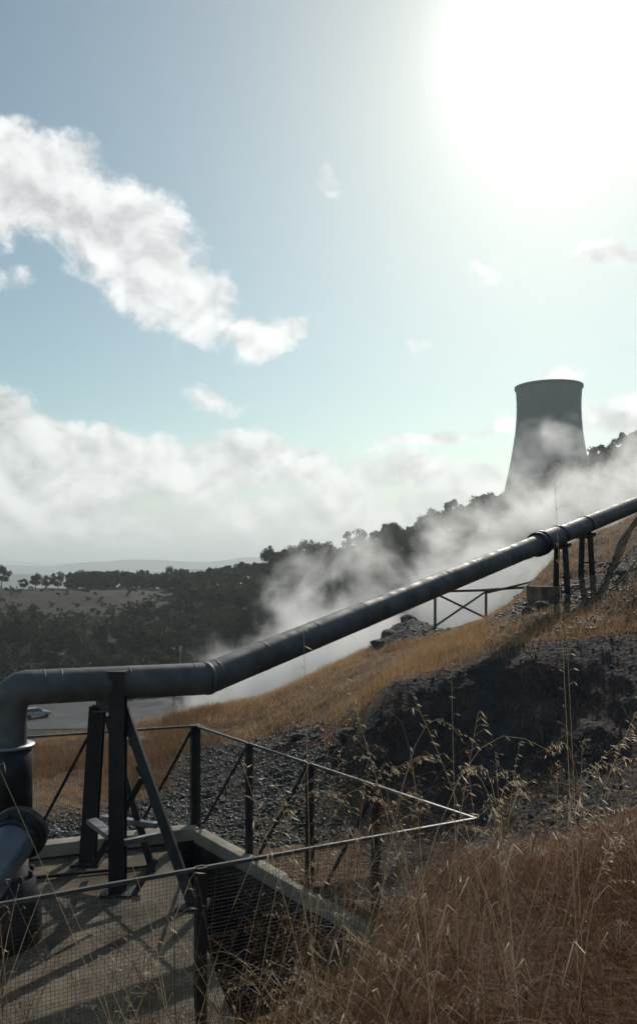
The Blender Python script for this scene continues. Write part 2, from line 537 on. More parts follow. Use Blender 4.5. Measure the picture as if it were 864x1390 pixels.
# the sunken concrete well pad
P1 = (-1.365, 9.40); P2_ = (1.09, 5.87); P3 = (-3.85, 3.15); P4 = (-5.30, 7.87)
PAD = [P4, P1, P2_, P3]
def pad_sd(x, y):
    """signed distance-like value, positive inside the pad"""
    out = np.full(np.shape(x), 1e9)
    for i in range(4):
        a, b = PAD[i], PAD[(i + 1) % 4]
        ex, ey = b[0] - a[0], b[1] - a[1]
        L = math.hypot(ex, ey)
        s = ((x - a[0]) * ey - (y - a[1]) * ex) / L      # clockwise polygon -> inside on the right
        out = np.minimum(out, s)
    return out


def ud_of(x, y):
    r = np.hypot(x, y)
    a = np.clip(np.arctan2(x, y), -R(42), R(45.4))
    return U0 + F * np.tan(a), np.maximum(r * np.cos(a), .41)


def height(x, y, detail=True):
    x = np.asarray(x, float); y = np.asarray(y, float)
    u, d = ud_of(x, y)
    u = np.clip(u, -600, 1599)
    fi = np.clip((np.log(np.minimum(d, 1499)) - _ld[0]) / (_ld[1] - _ld[0]), 0, len(_ld) - 1.001)
    fj = (u + 600) / 8.0
    i = fi.astype(int); j = np.minimum(fj.astype(int), len(_uu) - 2)
    a = fi - i; b = fj - j
    z = (_T[i, j] * (1 - a) + _T[i + 1, j] * a) * (1 - b) + (_T[i, j + 1] * (1 - a) + _T[i + 1, j + 1] * a) * b
    # behind the camera the hill carries on
    back = np.abs(np.arctan2(x, y)) > R(60)
    z = np.where(back & (d > 30), np.maximum(z, -12), z)
    # far blue ridges
    far = d > 900
    w = np.clip((d - 900) / 600, 0, 1); w = w * w * (3 - 2 * w)
    az_ = np.arctan2(x, y)
    def ridge(c, wd, top, sd, am):
        hh = top + am * fbm(az_ * 9 + 3.1, az_ * 0 + sd, 4, sd, .45)
        return (hh + 130) * np.exp(-((d - c) / wd) ** 2)
    zf = -130 + np.maximum.reduce([ridge(2600, 600, 0, 5, 26), ridge(5200, 1100, 48, 11, 55), ridge(9500, 1600, 95, 23, 70)])
    z = np.where(far, z * (1 - w) + zf * w, z)
    if detail:
        amp = np.clip((d - 1.2) * .02, 0, .05) * (d < 40)
        z = z + .07 * fbm(x * 1.5, y * 1.5, 3, 19) * np.clip((d - 1.8) / 1, 0, 1) * (d < 7)
        dark = np.exp(-((d - 9.4) / 1.1) ** 2) * np.clip((u - 430) / 60, 0, 1)
        z = z + amp * fbm(x * 1.6, y * 1.6, 5, 3)
        z = z + dark * (.18 * fbm(x * 1.3 + y * .4, y * .7, 4, 8) + .045 * (1 - 2 * np.abs(fbm(x * 4.2, y * 2.3, 4, 9))))
        z = z + np.where((d > 16.5) & (d < 25) & (u > 490) & (u < 590), .16 * fbm(x * 2.3, y * 2.3, 4, 71), 0)
        z = z + np.where((d > 9) & (d < 30), .05 * fbm(x * 5, y * 5, 3, 12), 0)
        z = z + np.where((d > 30) & (d < 700), np.clip((d - 30) / 100, 0, 1) * 1.2 * fbm(x * .05, y * .05, 4, 31), 0)
    # level yard
    yw = np.clip((d - 108) / 8, 0, 1) * np.clip((156 - d) / 5, 0, 1) * np.clip((395 - u) / 40, 0, 1)
    z = z * (1 - yw) + (-22.0) * yw
    # dig out the pad, the bank spills over its right hand corner
    sd = pad_sd(x, y)
    pw = np.clip((sd - .06) / .10, 0, 1)
    corner = np.clip((np.hypot(x - P2_[0], y - P2_[1]) - .55) / .35, 0, 1)
    z = np.where(sd > 0, z * (1 - pw * corner) + (-5.0) * pw * corner, z)
    return z


def hz_(x, y):
    return float(height(np.array([x]), np.array([y]))[0])

# ------------------------------------------------------------------ ground mesh
fine = np.arange(-24, 25.01, .085)
azs = np.concatenate([np.arange(-180, -60, 5.), np.arange(-60, -24, .6), fine, np.arange(25.6, 60, .6), np.arange(60, 179.9, 5.)])
azs = np.radians(azs)
rad = np.concatenate([np.exp(np.arange(math.log(.35), math.log(30), .0095)), np.exp(np.arange(math.log(30), math.log(400), .02)),
                      np.exp(np.arange(math.log(400), math.log(14000), .03))])
AA, RR = np.meshgrid(azs, rad)
X = RR * np.sin(AA); Y = RR * np.cos(AA)
Z = height(X, Y)
nr, na = X.shape
V = np.stack([X, Y, Z], -1).reshape(-1, 3)
V = np.vstack([V, [[0, 0, float(Z[0].mean())]]])
ii, jj = np.meshgrid(np.arange(nr - 1), np.arange(na), indexing='ij')
j2 = (jj + 1) % na
Q = np.stack([ii * na + jj, ii * na + j2, (ii + 1) * na + j2, (ii + 1) * na + jj], -1).reshape(-1, 4)[:, ::-1]
j = np.arange(na)
Tt = np.stack([np.full(na, nr * na), (j + 1) % na, j], -1)[:, ::-1]
flat = np.concatenate([Q.ravel(), Tt.ravel()])
sizes = np.concatenate([np.full(len(Q), 4), np.full(len(Tt), 3)])

# ground cover zones, as masks of what grows or lies there
def zones(x, y):
    u, d = ud_of(x, y)
    z = height(x, y, False)
    v = V0 - z / d * F
    n = fbm(x * .8, y * .8, 4, 41)
    n2 = fbm(x * 2.5, y * 2.5, 3, 44)
    sm = lambda t, a, b: np.clip((t - a) / (b - a), 0, 1)
    # bare dark soil: the steep cut bank
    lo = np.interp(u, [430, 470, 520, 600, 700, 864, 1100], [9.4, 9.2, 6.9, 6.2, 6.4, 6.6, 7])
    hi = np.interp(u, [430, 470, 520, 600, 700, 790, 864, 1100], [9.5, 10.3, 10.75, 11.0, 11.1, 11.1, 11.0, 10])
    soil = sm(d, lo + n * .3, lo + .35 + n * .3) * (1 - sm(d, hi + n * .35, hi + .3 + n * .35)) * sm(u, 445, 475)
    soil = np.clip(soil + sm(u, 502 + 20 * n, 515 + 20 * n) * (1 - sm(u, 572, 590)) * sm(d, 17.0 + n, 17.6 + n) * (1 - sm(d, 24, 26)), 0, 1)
    # grey rubble: left of the bank and beyond the crest by the timber fence
    g1 = sm(u, 170 + 60 * n, 235 + 60 * n) * (1 - sm(u, 455, 500)) * sm(d, 8.6, 9.0) * (1 - sm(d, np.interp(u, [200, 300, 460], [12.6, 13.8, 12.6]) + n * 1.2, np.interp(u, [200, 300, 460], [13.1, 14.4, 13.2]) + n * 1.2))
    g2 = sm(d, 16.8 + n * 1.4, 18.2 + n) * (1 - sm(d, 27, 30)) * sm(u, 495, 530) * (1 - sm(u, 700, 735))
    g3 = (1 - sm(u, 230, 300)) * sm(d, 8.4, 8.6) * (1 - sm(d, 10.2 + n, 10.8 + n)) 
    gravel = np.clip(g1 + g2 + g3, 0, 1)
    debris = sm(u, 640, 700) * sm(d, 11.3, 11.9) * (1 - sm(d, 14.9 + n * .6, 15.8 + n * .6)) * sm(n2 + n, -.6, -.1)
    wood = sm(d, 34, 50)
    meadow = sm(d, 190 + 14 * n, 206 + 14 * n) * (1 - sm(d, 300, 340)) * (1 - sm(u, 205, 235))
    return u, d, v, soil, gravel, debris, wood, meadow

zu, zd, zv, soil, gravel, debris, woodz, meadow = zones(V[:, 0], V[:, 1])

gm = bpy.data.materials.new('ground_cover'); gm.use_nodes = True
T = NT(gm.node_tree)
b = T.n['Principled BSDF']
tcn = T.new('ShaderNodeTexCoord'); ov = tcn.outputs['Object']
def attr(name):
    a = T.new('ShaderNodeAttribute'); a.attribute_name = name
    return a.outputs['Fac']
na1 = T.noise(ov, 2.2, 8, .65); na2 = T.noise(ov, 14, 6, .7); na3 = T.noise(ov, 70, 4, .7)
straw = T.ramp(T.m('ADD', T.m('MULTIPLY', na2, .5), T.m('MULTIPLY', na1, .5)), [(.34, (.075, .045, .028)), (.5, (.16, .095, .052)), (.66, (.30, .20, .11))])
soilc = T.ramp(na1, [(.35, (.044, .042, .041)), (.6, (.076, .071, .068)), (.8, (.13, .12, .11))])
vor = T.new('ShaderNodeTexVoronoi'); T.l.new(ov, vor.inputs['Vector']); vor.inputs['Scale'].default_value = 16
vb = T.new('ShaderNodeSeparateColor'); T.l.new(vor.outputs['Color'], vb.inputs[0])
gravc = T.ramp(T.m('ADD', T.m('MULTIPLY', vb.outputs[0], .6), T.m('MULTIPLY', na1, .4)), [(.25, (.02, .02, .019)), (.6, (.055, .052, .048)), (.85, (.14, .135, .125))])
debc = T.ramp(na3, [(.3, (.05, .035, .024)), (.55, (.13, .09, .06)), (.75, (.28, .23, .18))])
woodc = T.ramp(T.noise(ov, .12, 8, .7), [(.35, (.014, .018, .010)), (.65, (.035, .035, .02))])
meadc = T.ramp(T.noise(ov, .35, 8, .7), [(.35, (.020, .020, .012)), (.55, (.048, .038, .024)), (.75, (.088, .066, .042))])
c = T.mix(attr('debris'), straw, debc)
c = T.mix(attr('gravel'), c, gravc)
c = T.mix(attr('soil'), c, soilc)
c = T.mix(attr('wood'), c, woodc)
c = T.mix(attr('meadow'), c, meadc)
T.l.new(c, b.inputs['Base Color'])
b.inputs['Roughness'].default_value = .85
b.inputs['Specular IOR Level'].default_value = .25
bn = T.new('ShaderNodeBump'); bn.inputs['Strength'].default_value = .9; bn.inputs['Distance'].default_value = .05
T.l.new(T.m('ADD', na2, T.m('MULTIPLY', vor.outputs['Distance'], .8)), bn.inputs['Height'])
T.l.new(bn.outputs[0], b.inputs['Normal'])

me = mesh_np('ground', V, flat, sizes, gm, smooth=True)
for nm, arr in (('soil', soil), ('gravel', gravel), ('debris', debris), ('wood', woodz), ('meadow', meadow)):
    a = me.attributes.new(nm, 'FLOAT', 'POINT')
    a.data.foreach_set('value', np.asarray(arr, dtype=np.float32))
tag(link('ground', me), kind='structure')

# asphalt yard in the valley
yard_m = mat('yard_asphalt', (.085, .088, .09), .9, 0, .35, .12, .3, 3)
N_ = 30
ys = MB()
ring = [((u - U0) / F * d, d) for u, d in [(-500, 117), (-200, 116.5), (0, 117), (120, 118), (220, 119), (300, 121), (345, 128), (352, 140), (330, 150), (200, 151), (60, 150), (-120, 151), (-500, 150)]]
ys.add([(p[0], p[1], -21.93) for p in ring], [tuple(range(len(ring)))])
tag(ys.build('yard', yard_m), kind='structure')

# ------------------------------------------------------------------ well pad
conc = mat('weathered_concrete', (.19, .15, .105), .9, 0, .75, 2.0, .5, 25)
conc_d = mat('shade_dark_concrete', (.055, .052, .048), .9, 0, .4, 3.0, .5, 25)  # shade inside the pit is put into this dark concrete colour
steel = mat('dark_painted_steel', (.024, .026, .030), .55, .0, .35, 5, .15, 60, spec=.5)
steel2 = mat('galvanised_steel', (.32, .33, .34), .45, .7, .3, 9, .1, 80)
wire_m = mat('mesh_wire', (.05, .05, .052), .6, .5, .2, 9)
RAILZ, KERBZ, FLOORZ, PITZ = -1.70, -2.80, -2.95, -4.6
pad = thing('concrete_platform', (-2.5, 6.5, KERBZ), 'sunken concrete platform with raised kerb and a dark open pit inside the railing', 'platform')
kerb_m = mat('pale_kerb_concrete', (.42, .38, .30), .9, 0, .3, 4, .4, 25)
def seg2(a, b, w, z0, z1, inset=0.0, name='kerb', m=kerb_m):
    ax, ay = a; bx, by = b
    L = math.hypot(bx - ax, by - ay); ex, ey = (bx - ax) / L, (by - ay) / L
    nx, ny = ey, -ex    # to the inside
    poly = [(ax, ay), (ax + nx * w, ay + ny * w), (bx + nx * w, by + ny * w), (bx, by)]
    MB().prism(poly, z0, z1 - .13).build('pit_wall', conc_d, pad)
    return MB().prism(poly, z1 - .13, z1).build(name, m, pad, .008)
def lerp(a, b, t): return (a[0] + (b[0] - a[0]) * t, a[1] + (b[1] - a[1]) * t)
# clockwise outline, inside on the right hand side
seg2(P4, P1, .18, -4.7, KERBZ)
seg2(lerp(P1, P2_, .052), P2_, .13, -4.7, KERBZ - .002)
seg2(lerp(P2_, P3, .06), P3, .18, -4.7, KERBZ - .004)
cutA, cutB = (-1.50, 8.75), (-.28, 4.62)
MB().prism([lerp(P4, P1, .005), (P1[0] - .22, P1[1] - .25), cutA, cutB, (-3.75, 3.35)], FLOORZ - .25, FLOORZ).build('floor_slab', conc, pad)
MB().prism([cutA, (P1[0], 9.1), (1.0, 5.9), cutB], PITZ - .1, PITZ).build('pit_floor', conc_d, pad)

# railing
rail = thing('safety_railing', (P1[0], P1[1], KERBZ), 'dark steel guard railing with wire mesh panels around the sunken concrete platform', 'railing')
def rail_run(a, b, posts, braces, pw=.06, mesh=True):
    A = Vector((a[0], a[1], RAILZ)); B = Vector((b[0], b[1], RAILZ))
    MB().bar(A - Vector((0, 0, .02)), B - Vector((0, 0, .02)), .022, .022).build('top_rail', steel2 if False else railtop, rail)
    dirv = (B - A).normalized()
    L = (B - A).length
    for t in posts:
        p = A + (B - A) * t
        w = pw
        if w_over.get(round(t, 3)): w = w_over[round(t, 3)]
        MB().bar((p.x, p.y, RAILZ - .009), (p.x, p.y, KERBZ - .05), w, w, up=dirv).build('post', steel, rail, .003)
    for (t0, t1) in braces:
        p = A + (B - A) * t0; q = A + (B - A) * t1
        MB().bar((p.x, p.y, RAILZ - .03), (q.x, q.y, KERBZ + .04), .012, .03).build('brace', steel, rail)
    if mesh:
        mb = MB()
        n = int(L / .022)
        r_ = .0007
        off = Vector((dirv.y, -dirv.x, 0)) * .02
        for i in range(n + 1):
            p = A + dirv * (i * .022) + off
            mb.bar((p.x, p.y, RAILZ - .03), (p.x, p.y, KERBZ + .03), r_ * 2, r_ * 2)
        for k in range(48):
            z = RAILZ - .035 - k * .022
            a2 = A + off * 1.12; b2 = B + off * 1.12
            mb.bar((a2.x, a2.y, z), (b2.x, b2.y, z), r_ * 2, r_ * 2)
        mb.build('mesh_panel', wire_m, rail)
railtop = mat('worn_rail_steel', (.13, .13, .125), .38, .3, .4, 12, .1, 80)
w_over = {}
def tpar(a, b, u):
    """parameter on a->b whose image column is u"""
    k = (u - U0) / F
    return (k * a[1] - a[0]) / ((b[0] - a[0]) - k * (b[1] - a[1]))
w_over = {1.0: .10}
rail_run(P4, P1, [tpar(P4, P1, 0), tpar(P4, P1, 127), 1.0], [(tpar(P4, P1, 122), tpar(P4, P1, 48)), (.995, tpar(P4, P1, 190))])
w_over = {}
tp = [tpar(P1, P2_, 338), tpar(P1, P2_, 420), tpar(P1, P2_, 510)]
rail_run(P1, P2_, tp, [(tp[0] - .005, tpar(P1, P2_, 276)), (tp[1] - .005, tpar(P1, P2_, 352)), (tp[2], tpar(P1, P2_, 440))])
tq = [tpar(P3, P2_, 272), .02]
rail_run(P3, P2_, tq, [])

# ------------------------------------------------------------------ steam pipeline
clad = mat('pipe_cladding', (.155, .155, .155), .64, .25, .42, 3.2, .16, 9, spec=.5, det=9)
clad_dark = mat('dark_pipe_paint', (.035, .040, .048), .5, .3, .3, 6, .2, 40)
rust = mat('rusty_steel', (.09, .06, .045), .75, .2, .5, 8, .4, 40)
PD = .31
def pd(u):      # depth of the pipe centre line by image column
    return {0: 0}.get(u, None)
A0 = at(12, 1300, 7.45)                       # foot of the riser
E = at(12, 934.5, 7.45)
B1 = at(281, 921, 8.25)
B2 = at(824, 700.5, 16.4)
dirp = (B2 - B1).normalized()
END = B2 + dirp * 9.0
pl = thing('steam_pipeline', B1, 'long insulated steam pipe climbing the slope from lower left to upper right', 'pipeline')
# mitred elbow from riser to run
hd = (B1 - E).normalized()
elb = []
c_ = E.copy()
r_e = .165
for k in range(5):
    an = R(90) * k / 4
    # centre of the bend is down and along the run
    cc = E + hd * r_e + Vector((0, 0, -r_e))
    elb.append(cc + (-hd) * (r_e * math.cos(an)) + Vector((0, 0, r_e * math.sin(an))))
MB().tube([Vector((elb[0].x, elb[0].y, at(12, 1012, 7.45).z)), elb[0]], PD / 2, 40).build('riser', clad, pl)
MB().tube([elb[0] - Vector((0, 0, .03))] + elb + [elb[-1] + hd * .03], PD / 2 + .0015, 40, caps=False, smooth=True).build('elbow', clad, pl)
run = MB().tube([elb[-1], B1], PD / 2, 48, caps=False).build('pipe_run', clad, pl)
MB().tube([B1, END], PD / 2, 48, caps=True).build('pipe_run', clad, pl)
def on_run(a, b, u):
    k = (u - U0) / F
    t = (k * a.y - a.x) / ((b.x - a.x) - k * (b.y - a.y))
    return a + (b - a) * t
def band(p, ax, r0=PD / 2, w=.018, h=.003, name='joint_band', m=clad, parent=pl):
    return MB().lathe(p, [(r0 - .002, -w / 2), (r0 + h, -w / 2 + .004), (r0 + h, w / 2 - .004), (r0 - .002, w / 2)], 48, ax).build(name, m, parent)
for u in (59, 82, 174, 262):
    band(on_run(elb[-1], B1, u), (B1 - elb[-1]).normalized())
for u in (292, 356, 426, 491, 547, 604, 650, 692, 800, 842):
    band(on_run(B1, B2, u), dirp)
band(B1, ((B1 - elb[-1]).normalized() + dirp).normalized(), PD / 2 + .003, .05)
for p_ in elb[1:-1]:
    pass
# expansion joint with flanges over the upper supports
J0 = on_run(B1, B2, 729); J1 = on_run(B1, B2, 757); Jm = (J0 + J1) / 2
MB().lathe(J0, [(.14, -.03), (.205, -.03), (.205, .03), (.14, .03)], 40, dirp).build('flange', clad_dark, pl)
MB().tube([J0 + dirp * .03, J1], .175, 40).build('expansion_sleeve', clad, pl)
MB().lathe(J1, [(.14, -.02), (.19, -.02), (.19, .02), (.14, .02)], 40, dirp).build('flange', clad_dark, pl)
MB().lathe(J0 + dirp * .13, [(.17, -.05), (.21, -.03), (.21, .03), (.17, .05)], 40, dirp).build('bellows', clad_dark, pl)
# drain lever below the joint
MB().bar(J0 + Vector((0, 0, -.16)), J0 + dirp * -.4 + Vector((0, 0, -.165)), .02, .02).build('drain_lever', steel, pl)

# wellhead riser with sleeve, tilted side pipe, flange and base
wh = thing('wellhead', (E.x, E.y, FLOORZ), 'bulky dark wellhead with tilted side pipe and flange at the lower left edge', 'wellhead')
def zat(v, d): return (V0 - v) / F * d
wx, wy = elb[0].x, elb[0].y
MB().lathe((wx, wy, 0), [(.0, zat(1100, 7.45)), (.20, zat(1100, 7.45)), (.20, zat(1014, 7.45)), (.16, zat(1011, 7.45)), (.0, zat(1011, 7.45))], 40).build('sleeve', clad_dark, wh)
MB().lathe((wx, wy, 0), [(.13, zat(1013, 7.45) + .018), (.222, zat(1013, 7.45) + .018), (.222, zat(1013, 7.45) - .006), (.13, zat(1013, 7.45) - .006)], 40).build('collar', steel2, wh)
bx_, by_ = -2.56, 6.75
MB().lathe((bx_, by_, 0), [(0, FLOORZ - .1), (.34, FLOORZ - .1), (.34, FLOORZ + .35), (.30, FLOORZ + .40), (.30, -2.45), (.24, -2.42), (.24, -2.2), (0, -2.2)], 36).build('base_cylinder', clad_dark, wh)
for k in range(12):
    an = k * math.pi / 6
    MB().lathe((bx_ + .27 * math.cos(an), by_ + .27 * math.sin(an), -2.44), [(0, -.0), (.018, 0), (.018, .05), (0, .05)], 6).build('bolt', rust, wh)
fc = at(27, 1131, 6.6)
fax = (at(52, 1098, 6.95) - at(0, 1175, 6.25)).normalized()
MB().lathe(fc, [(.11, -.03), (.215, -.03), (.215, .03), (.11, .03)], 40, fax).build('side_flange', clad_dark, wh)
MB().lathe(fc + fax * .035, [(.11, -.0), (.20, .0), (.20, .035), (0, .05)], 40, fax).build('blind_flange', clad_dark, wh)
for k in range(10):
    an = k * math.pi / 5
    s_ = fax.cross(Vector((0, 0, 1))).normalized(); q_ = fax.cross(s_)
    MB().lathe(fc + (s_ * math.cos(an) + q_ * math.sin(an)) * .18, [(0, -.055), (.014, -.055), (.014, .085), (0, .085)], 6, fax).build('bolt', rust, wh)
sp = mat('blue_grey_pipe_paint', (.13, .155, .19), .4, .2, .3, 4, .1, 30)
MB().tube([fc - fax * 1.6, fc - fax * .28, fc - fax * .02], [.15, .15, .165], 36).build('side_pipe', sp, wh)
MB().tube([fc - fax * .12, fc - fax * .05], .172, 36).build('collar', clad_dark, wh)

# ------------------------------------------------------------------ trestle under the pipe
tr = thing('pipe_trestle', at(160, 1215, 7.75), 'dark steel trestle of columns and crossed braces carrying the pipe beside the wellhead', 'pipe support')
floor_v = lambda d: V0 - FLOORZ / d * F
dn, df_ = 7.78, 8.55
MB().hbeam(at(160.5, 913, dn - .02), Vector((at(160.5, 900, dn).x, dn - .02, FLOORZ)), .14, .13, .012, up=(0, 1, 0)).build('column', steel, tr)
topL = at(133, 958, df_)
MB().hbeam(topL, Vector((at(119, 900, df_).x, df_, FLOORZ)), .145, .13, .012, up=(0, 1, 0)).build('column', steel, tr)
MB().hbeam(at(160.5, 958, dn + .05), at(131, 958, df_ + .05), .13, .12, .01, up=(0, 0, 1)).build('saddle_beam', steel, tr)
def brace(p, q, w=.06, nm='brace'):
    MB().angle(p, q, w, .008, up=(0, -1, 0)).build(nm, steel, tr)
q1 = at(262, 1232, 7.45); q1.z = FLOORZ
MB().bar(at(168, 962, 7.86), q1, .085, .07, up=(0, 1, 0)).build('diagonal_leg', steel, tr)
MB().bar(at(146, 972, 8.45), Vector((at(208, 900, 8.3).x, 8.3, FLOORZ)), .06, .06, up=(0, 1, 0)).build('diagonal_leg', steel, tr)
MB().bar(at(194, 1056, 8.0), Vector((at(128, 900, 8.2).x, 8.2, FLOORZ + .1)), .055, .05, up=(0, 1, 0)).build('brace', steel, tr)
MB().bar(at(186, 1040, 7.95), at(214, 1096, 8.0), .03, .03, up=(0, 1, 0)).build('brace', steel, tr)
MB().bar(at(212, 1168, 7.95), at(166, 1238, 7.6), .05, .04, up=(0, 1, 0)).build('brace', steel, tr)
hzv = at(128, 1112, 8.45).z
for (u0, d0_, u1, d1_, w_) in [(124, 8.40, 152, 7.90, .10), (140, 8.50, 214, 8.25, .07), (168, 7.72, 218, 7.95, .05)]:
    a = at(u0, 900, d0_); b_ = at(u1, 900, d1_)
    MB().bar((a.x, a.y, hzv), (b_.x, b_.y, hzv), w_, .05).build('cross_bar', steel2, tr)
for (ux, dx) in ((160.5, dn - .02), (119, df_), (262, 7.45)):
    a = at(ux, 900, dx)
    MB().box((a.x, a.y, FLOORZ + .012), (.28, .26, .024)).build('base_plate', steel, tr)
MB().bar(at(148, 912, dn - .02), at(173, 912, dn - .02), .15, .02).build('cap_plate', steel, tr)

# conduit lying on the platform floor
cdt = MB().tube([(-2.75, 8.05, FLOORZ + .03), (-1.62, 8.42, FLOORZ + .02)], .016, 10).build('conduit', clad_dark)
tag(cdt, 'thin dark conduit lying on the sunlit concrete floor behind the trestle', 'conduit')

# ------------------------------------------------------------------ upper supports
def upper_support(u, d, label, top_v, lean, cat='pipe support'):
    p = on_run(B1, B2, u)
    foot = hz_(p.x, p.y - .02)
    t = thing('pipe_stand', (p.x, p.y, foot), label, cat, 'steel stands under the upper pipe')
    top = p.z - PD / 2 + .0
    s_ = Vector((-dirp.y, dirp.x, 0)).normalized()
    for k, (o1, o2) in enumerate([(-.075, -.10), (.06, .10)]):
        a = p + s_ * (o1 * 1.4); a.z = top - .02
        b_ = p + s_ * (o2 * 1.6); b_.z = foot - .15
        a = Vector((a.x + o1 * .3, a.y, a.z)); b_ = Vector((b_.x + o2 * .45 + lean, b_.y, b_.z))
        MB().hbeam(a, b_, .08, .08, .008).build('leg', steel, t)
    w0 = p.copy(); w0.z = top - .03
    MB().bar(w0 - dirp * .12 - Vector((0, 0, .02)), w0 + dirp * .12, .30, .05).build('saddle', steel, t)
    cr = MB()
    cr.lathe(p, [(PD / 2 + .001, -.03), (PD / 2 + .012, -.03), (PD / 2 + .012, .03), (PD / 2 + .001, .03)], 40, dirp)
    cr.build('clamp', steel, t)
    MB().bar((p.x - .14, p.y - .1, foot + .25), (p.x + .14 + lean, p.y - .1, foot + .25), .03, .03).build('cross_bar', steel, t)
    return t, p, foot
s1, sp1, f1 = upper_support(760, 14, 'steel stand on the concrete block, nearer the flanged pipe joint', 745, .02)
s2, sp2, f2 = upper_support(794, 15, 'steel stand on bare slope, right of the flanged pipe joint and clear of the block', 730, .02)
cb_ = at(743, 812, 14.05)
blk = MB().box((0, 0, 0), (.40, .5, .26), .3).build('concrete_block', conc, None, .015)
blk.location = (sp1.x - .30, sp1.y - .05, f1 - .03)
tag(blk, 'pale concrete footing block at the foot of the left pipe stand', 'concrete block')
tie = thing('tie_bars', (sp1.x, sp1.y, f1), 'pair of thin horizontal steel bars linking the two pipe stands', 'bars')
for dz in (.10, .17):
    MB().bar((sp1.x + .05, sp1.y - .12, f1 + dz), (sp2.x, sp2.y - .12, f1 + dz + .02), .02, .02).build('bar', railtop, tie)

# ------------------------------------------------------------------ timber fence by the steam
wood = mat('weathered_timber', (.11, .095, .08), .85, 0, .35, 6, .3, 30)
fx = [at(590, 855, 20.0), at(659, 846, 20.6), at(728, 838, 21.2)]
fpos = []
FTOP = [803, 801, 796]
fn = thing('timber_fence', fx[1], 'rustic timber rail fence with crossed braces standing before the steam', 'fence')
for p in fx:
    z0 = hz_(p.x, p.y)
    top = at(0, FTOP.pop(0), p.y).z
    fpos.append((p.x, p.y, z0, top))
    MB().tube([(p.x, p.y, z0 - .3), (p.x, p.y, top)], .032, 8).build('post', wood, fn)
for a, b_ in zip(fpos, fpos[1:]):
    MB().tube([(a[0] - .12, a[1] - .045, a[3] + .0), (b_[0] + .1, b_[1] - .045, b_[3] + .0)], .03, 8).build('rail', wood, fn)
    MB().tube([(a[0] + .03, a[1] - .05, a[3] - .06), (b_[0] - .03, b_[1] - .05, b_[2] + .06)], .026, 8).build('brace', wood, fn)
    MB().tube([(a[0] + .03, a[1] + .04, a[2] + .06), (b_[0] - .03, b_[1] + .04, b_[3] - .06)], .026, 8).build('brace', wood, fn)

# ------------------------------------------------------------------ cooling tower
tm = bpy.data.materials.new('tower_concrete'); tm.use_nodes = True
T = NT(tm.node_tree); b = T.n['Principled BSDF']
tcn = T.new('ShaderNodeTexCoord'); ov = tcn.outputs['Object']
st = T.noise(T.vm('MULTIPLY', ov, (1, 1, .08)), .5, 7, .65)
big = T.m('ADD', T.m('MULTIPLY', T.noise(ov, .06, 5, .6), .75), T.m('MULTIPLY', T.noise(T.vm('MULTIPLY', ov, (.01, .01, 1)), .9, 2), .25))
T.l.new(T.ramp(T.m('ADD', T.m('MULTIPLY', st, .6), T.m('MULTIPLY', big, .4)), [(.2, (.19, .19, .185)), (.8, (.28, .275, .265))]), b.inputs['Base Color'])
b.inputs['Roughness'].default_value = .9
TD = 350.0
tu = 744.0
def tx(u): return (u - U0) / F * TD
tz = lambda v: (V0 - v) / F * TD
ct = thing('cooling_tower', (tx(tu), TD, tz(740)), 'grey hyperboloid concrete cooling tower rising behind the wooded ridge', 'cooling tower')
prof = [(78, 740), (72, 720), (65.5, 695), (60, 670), (54.5, 645), (50, 622), (47, 604), (44.3, 585), (42.9, 568), (42.5, 556), (42.6, 545), (43.2, 534), (43.8, 528)]
px2m = TD / F
pm = [(r * px2m, tz(v)) for r, v in prof]
inner = [(r - .5, z) for r, z in pm[::-1]]
MB().lathe((tx(tu), TD, 0), pm + inner, 96).build('shell', tm, ct)
zt = tz(528)
MB().lathe((tx(tu), TD, zt), [(43.8 * px2m - .6, 0), (43.8 * px2m + .45, 0), (43.8 * px2m + .45, 1.0), (43.8 * px2m - .6, 1.0), (43.8 * px2m - .6, 0)], 96).build('rim', tm, ct)
for k in range(24):
    a0 = 2 * math.pi * k / 24
    r0 = 78 * px2m
    z0 = tz(740)
    c0 = Vector((tx(tu), TD, 0))
    for sgn in (-1, 1):
        MB().tube([c0 + Vector(((r0 + 1.5) * math.cos(a0 + sgn * .13), (r0 + 1.5) * math.sin(a0 + sgn * .13), z0 - 5)), c0 + Vector((r0 * math.cos(a0), r0 * math.sin(a0), z0 + .1))], .4, 6).build('column', tm, ct)

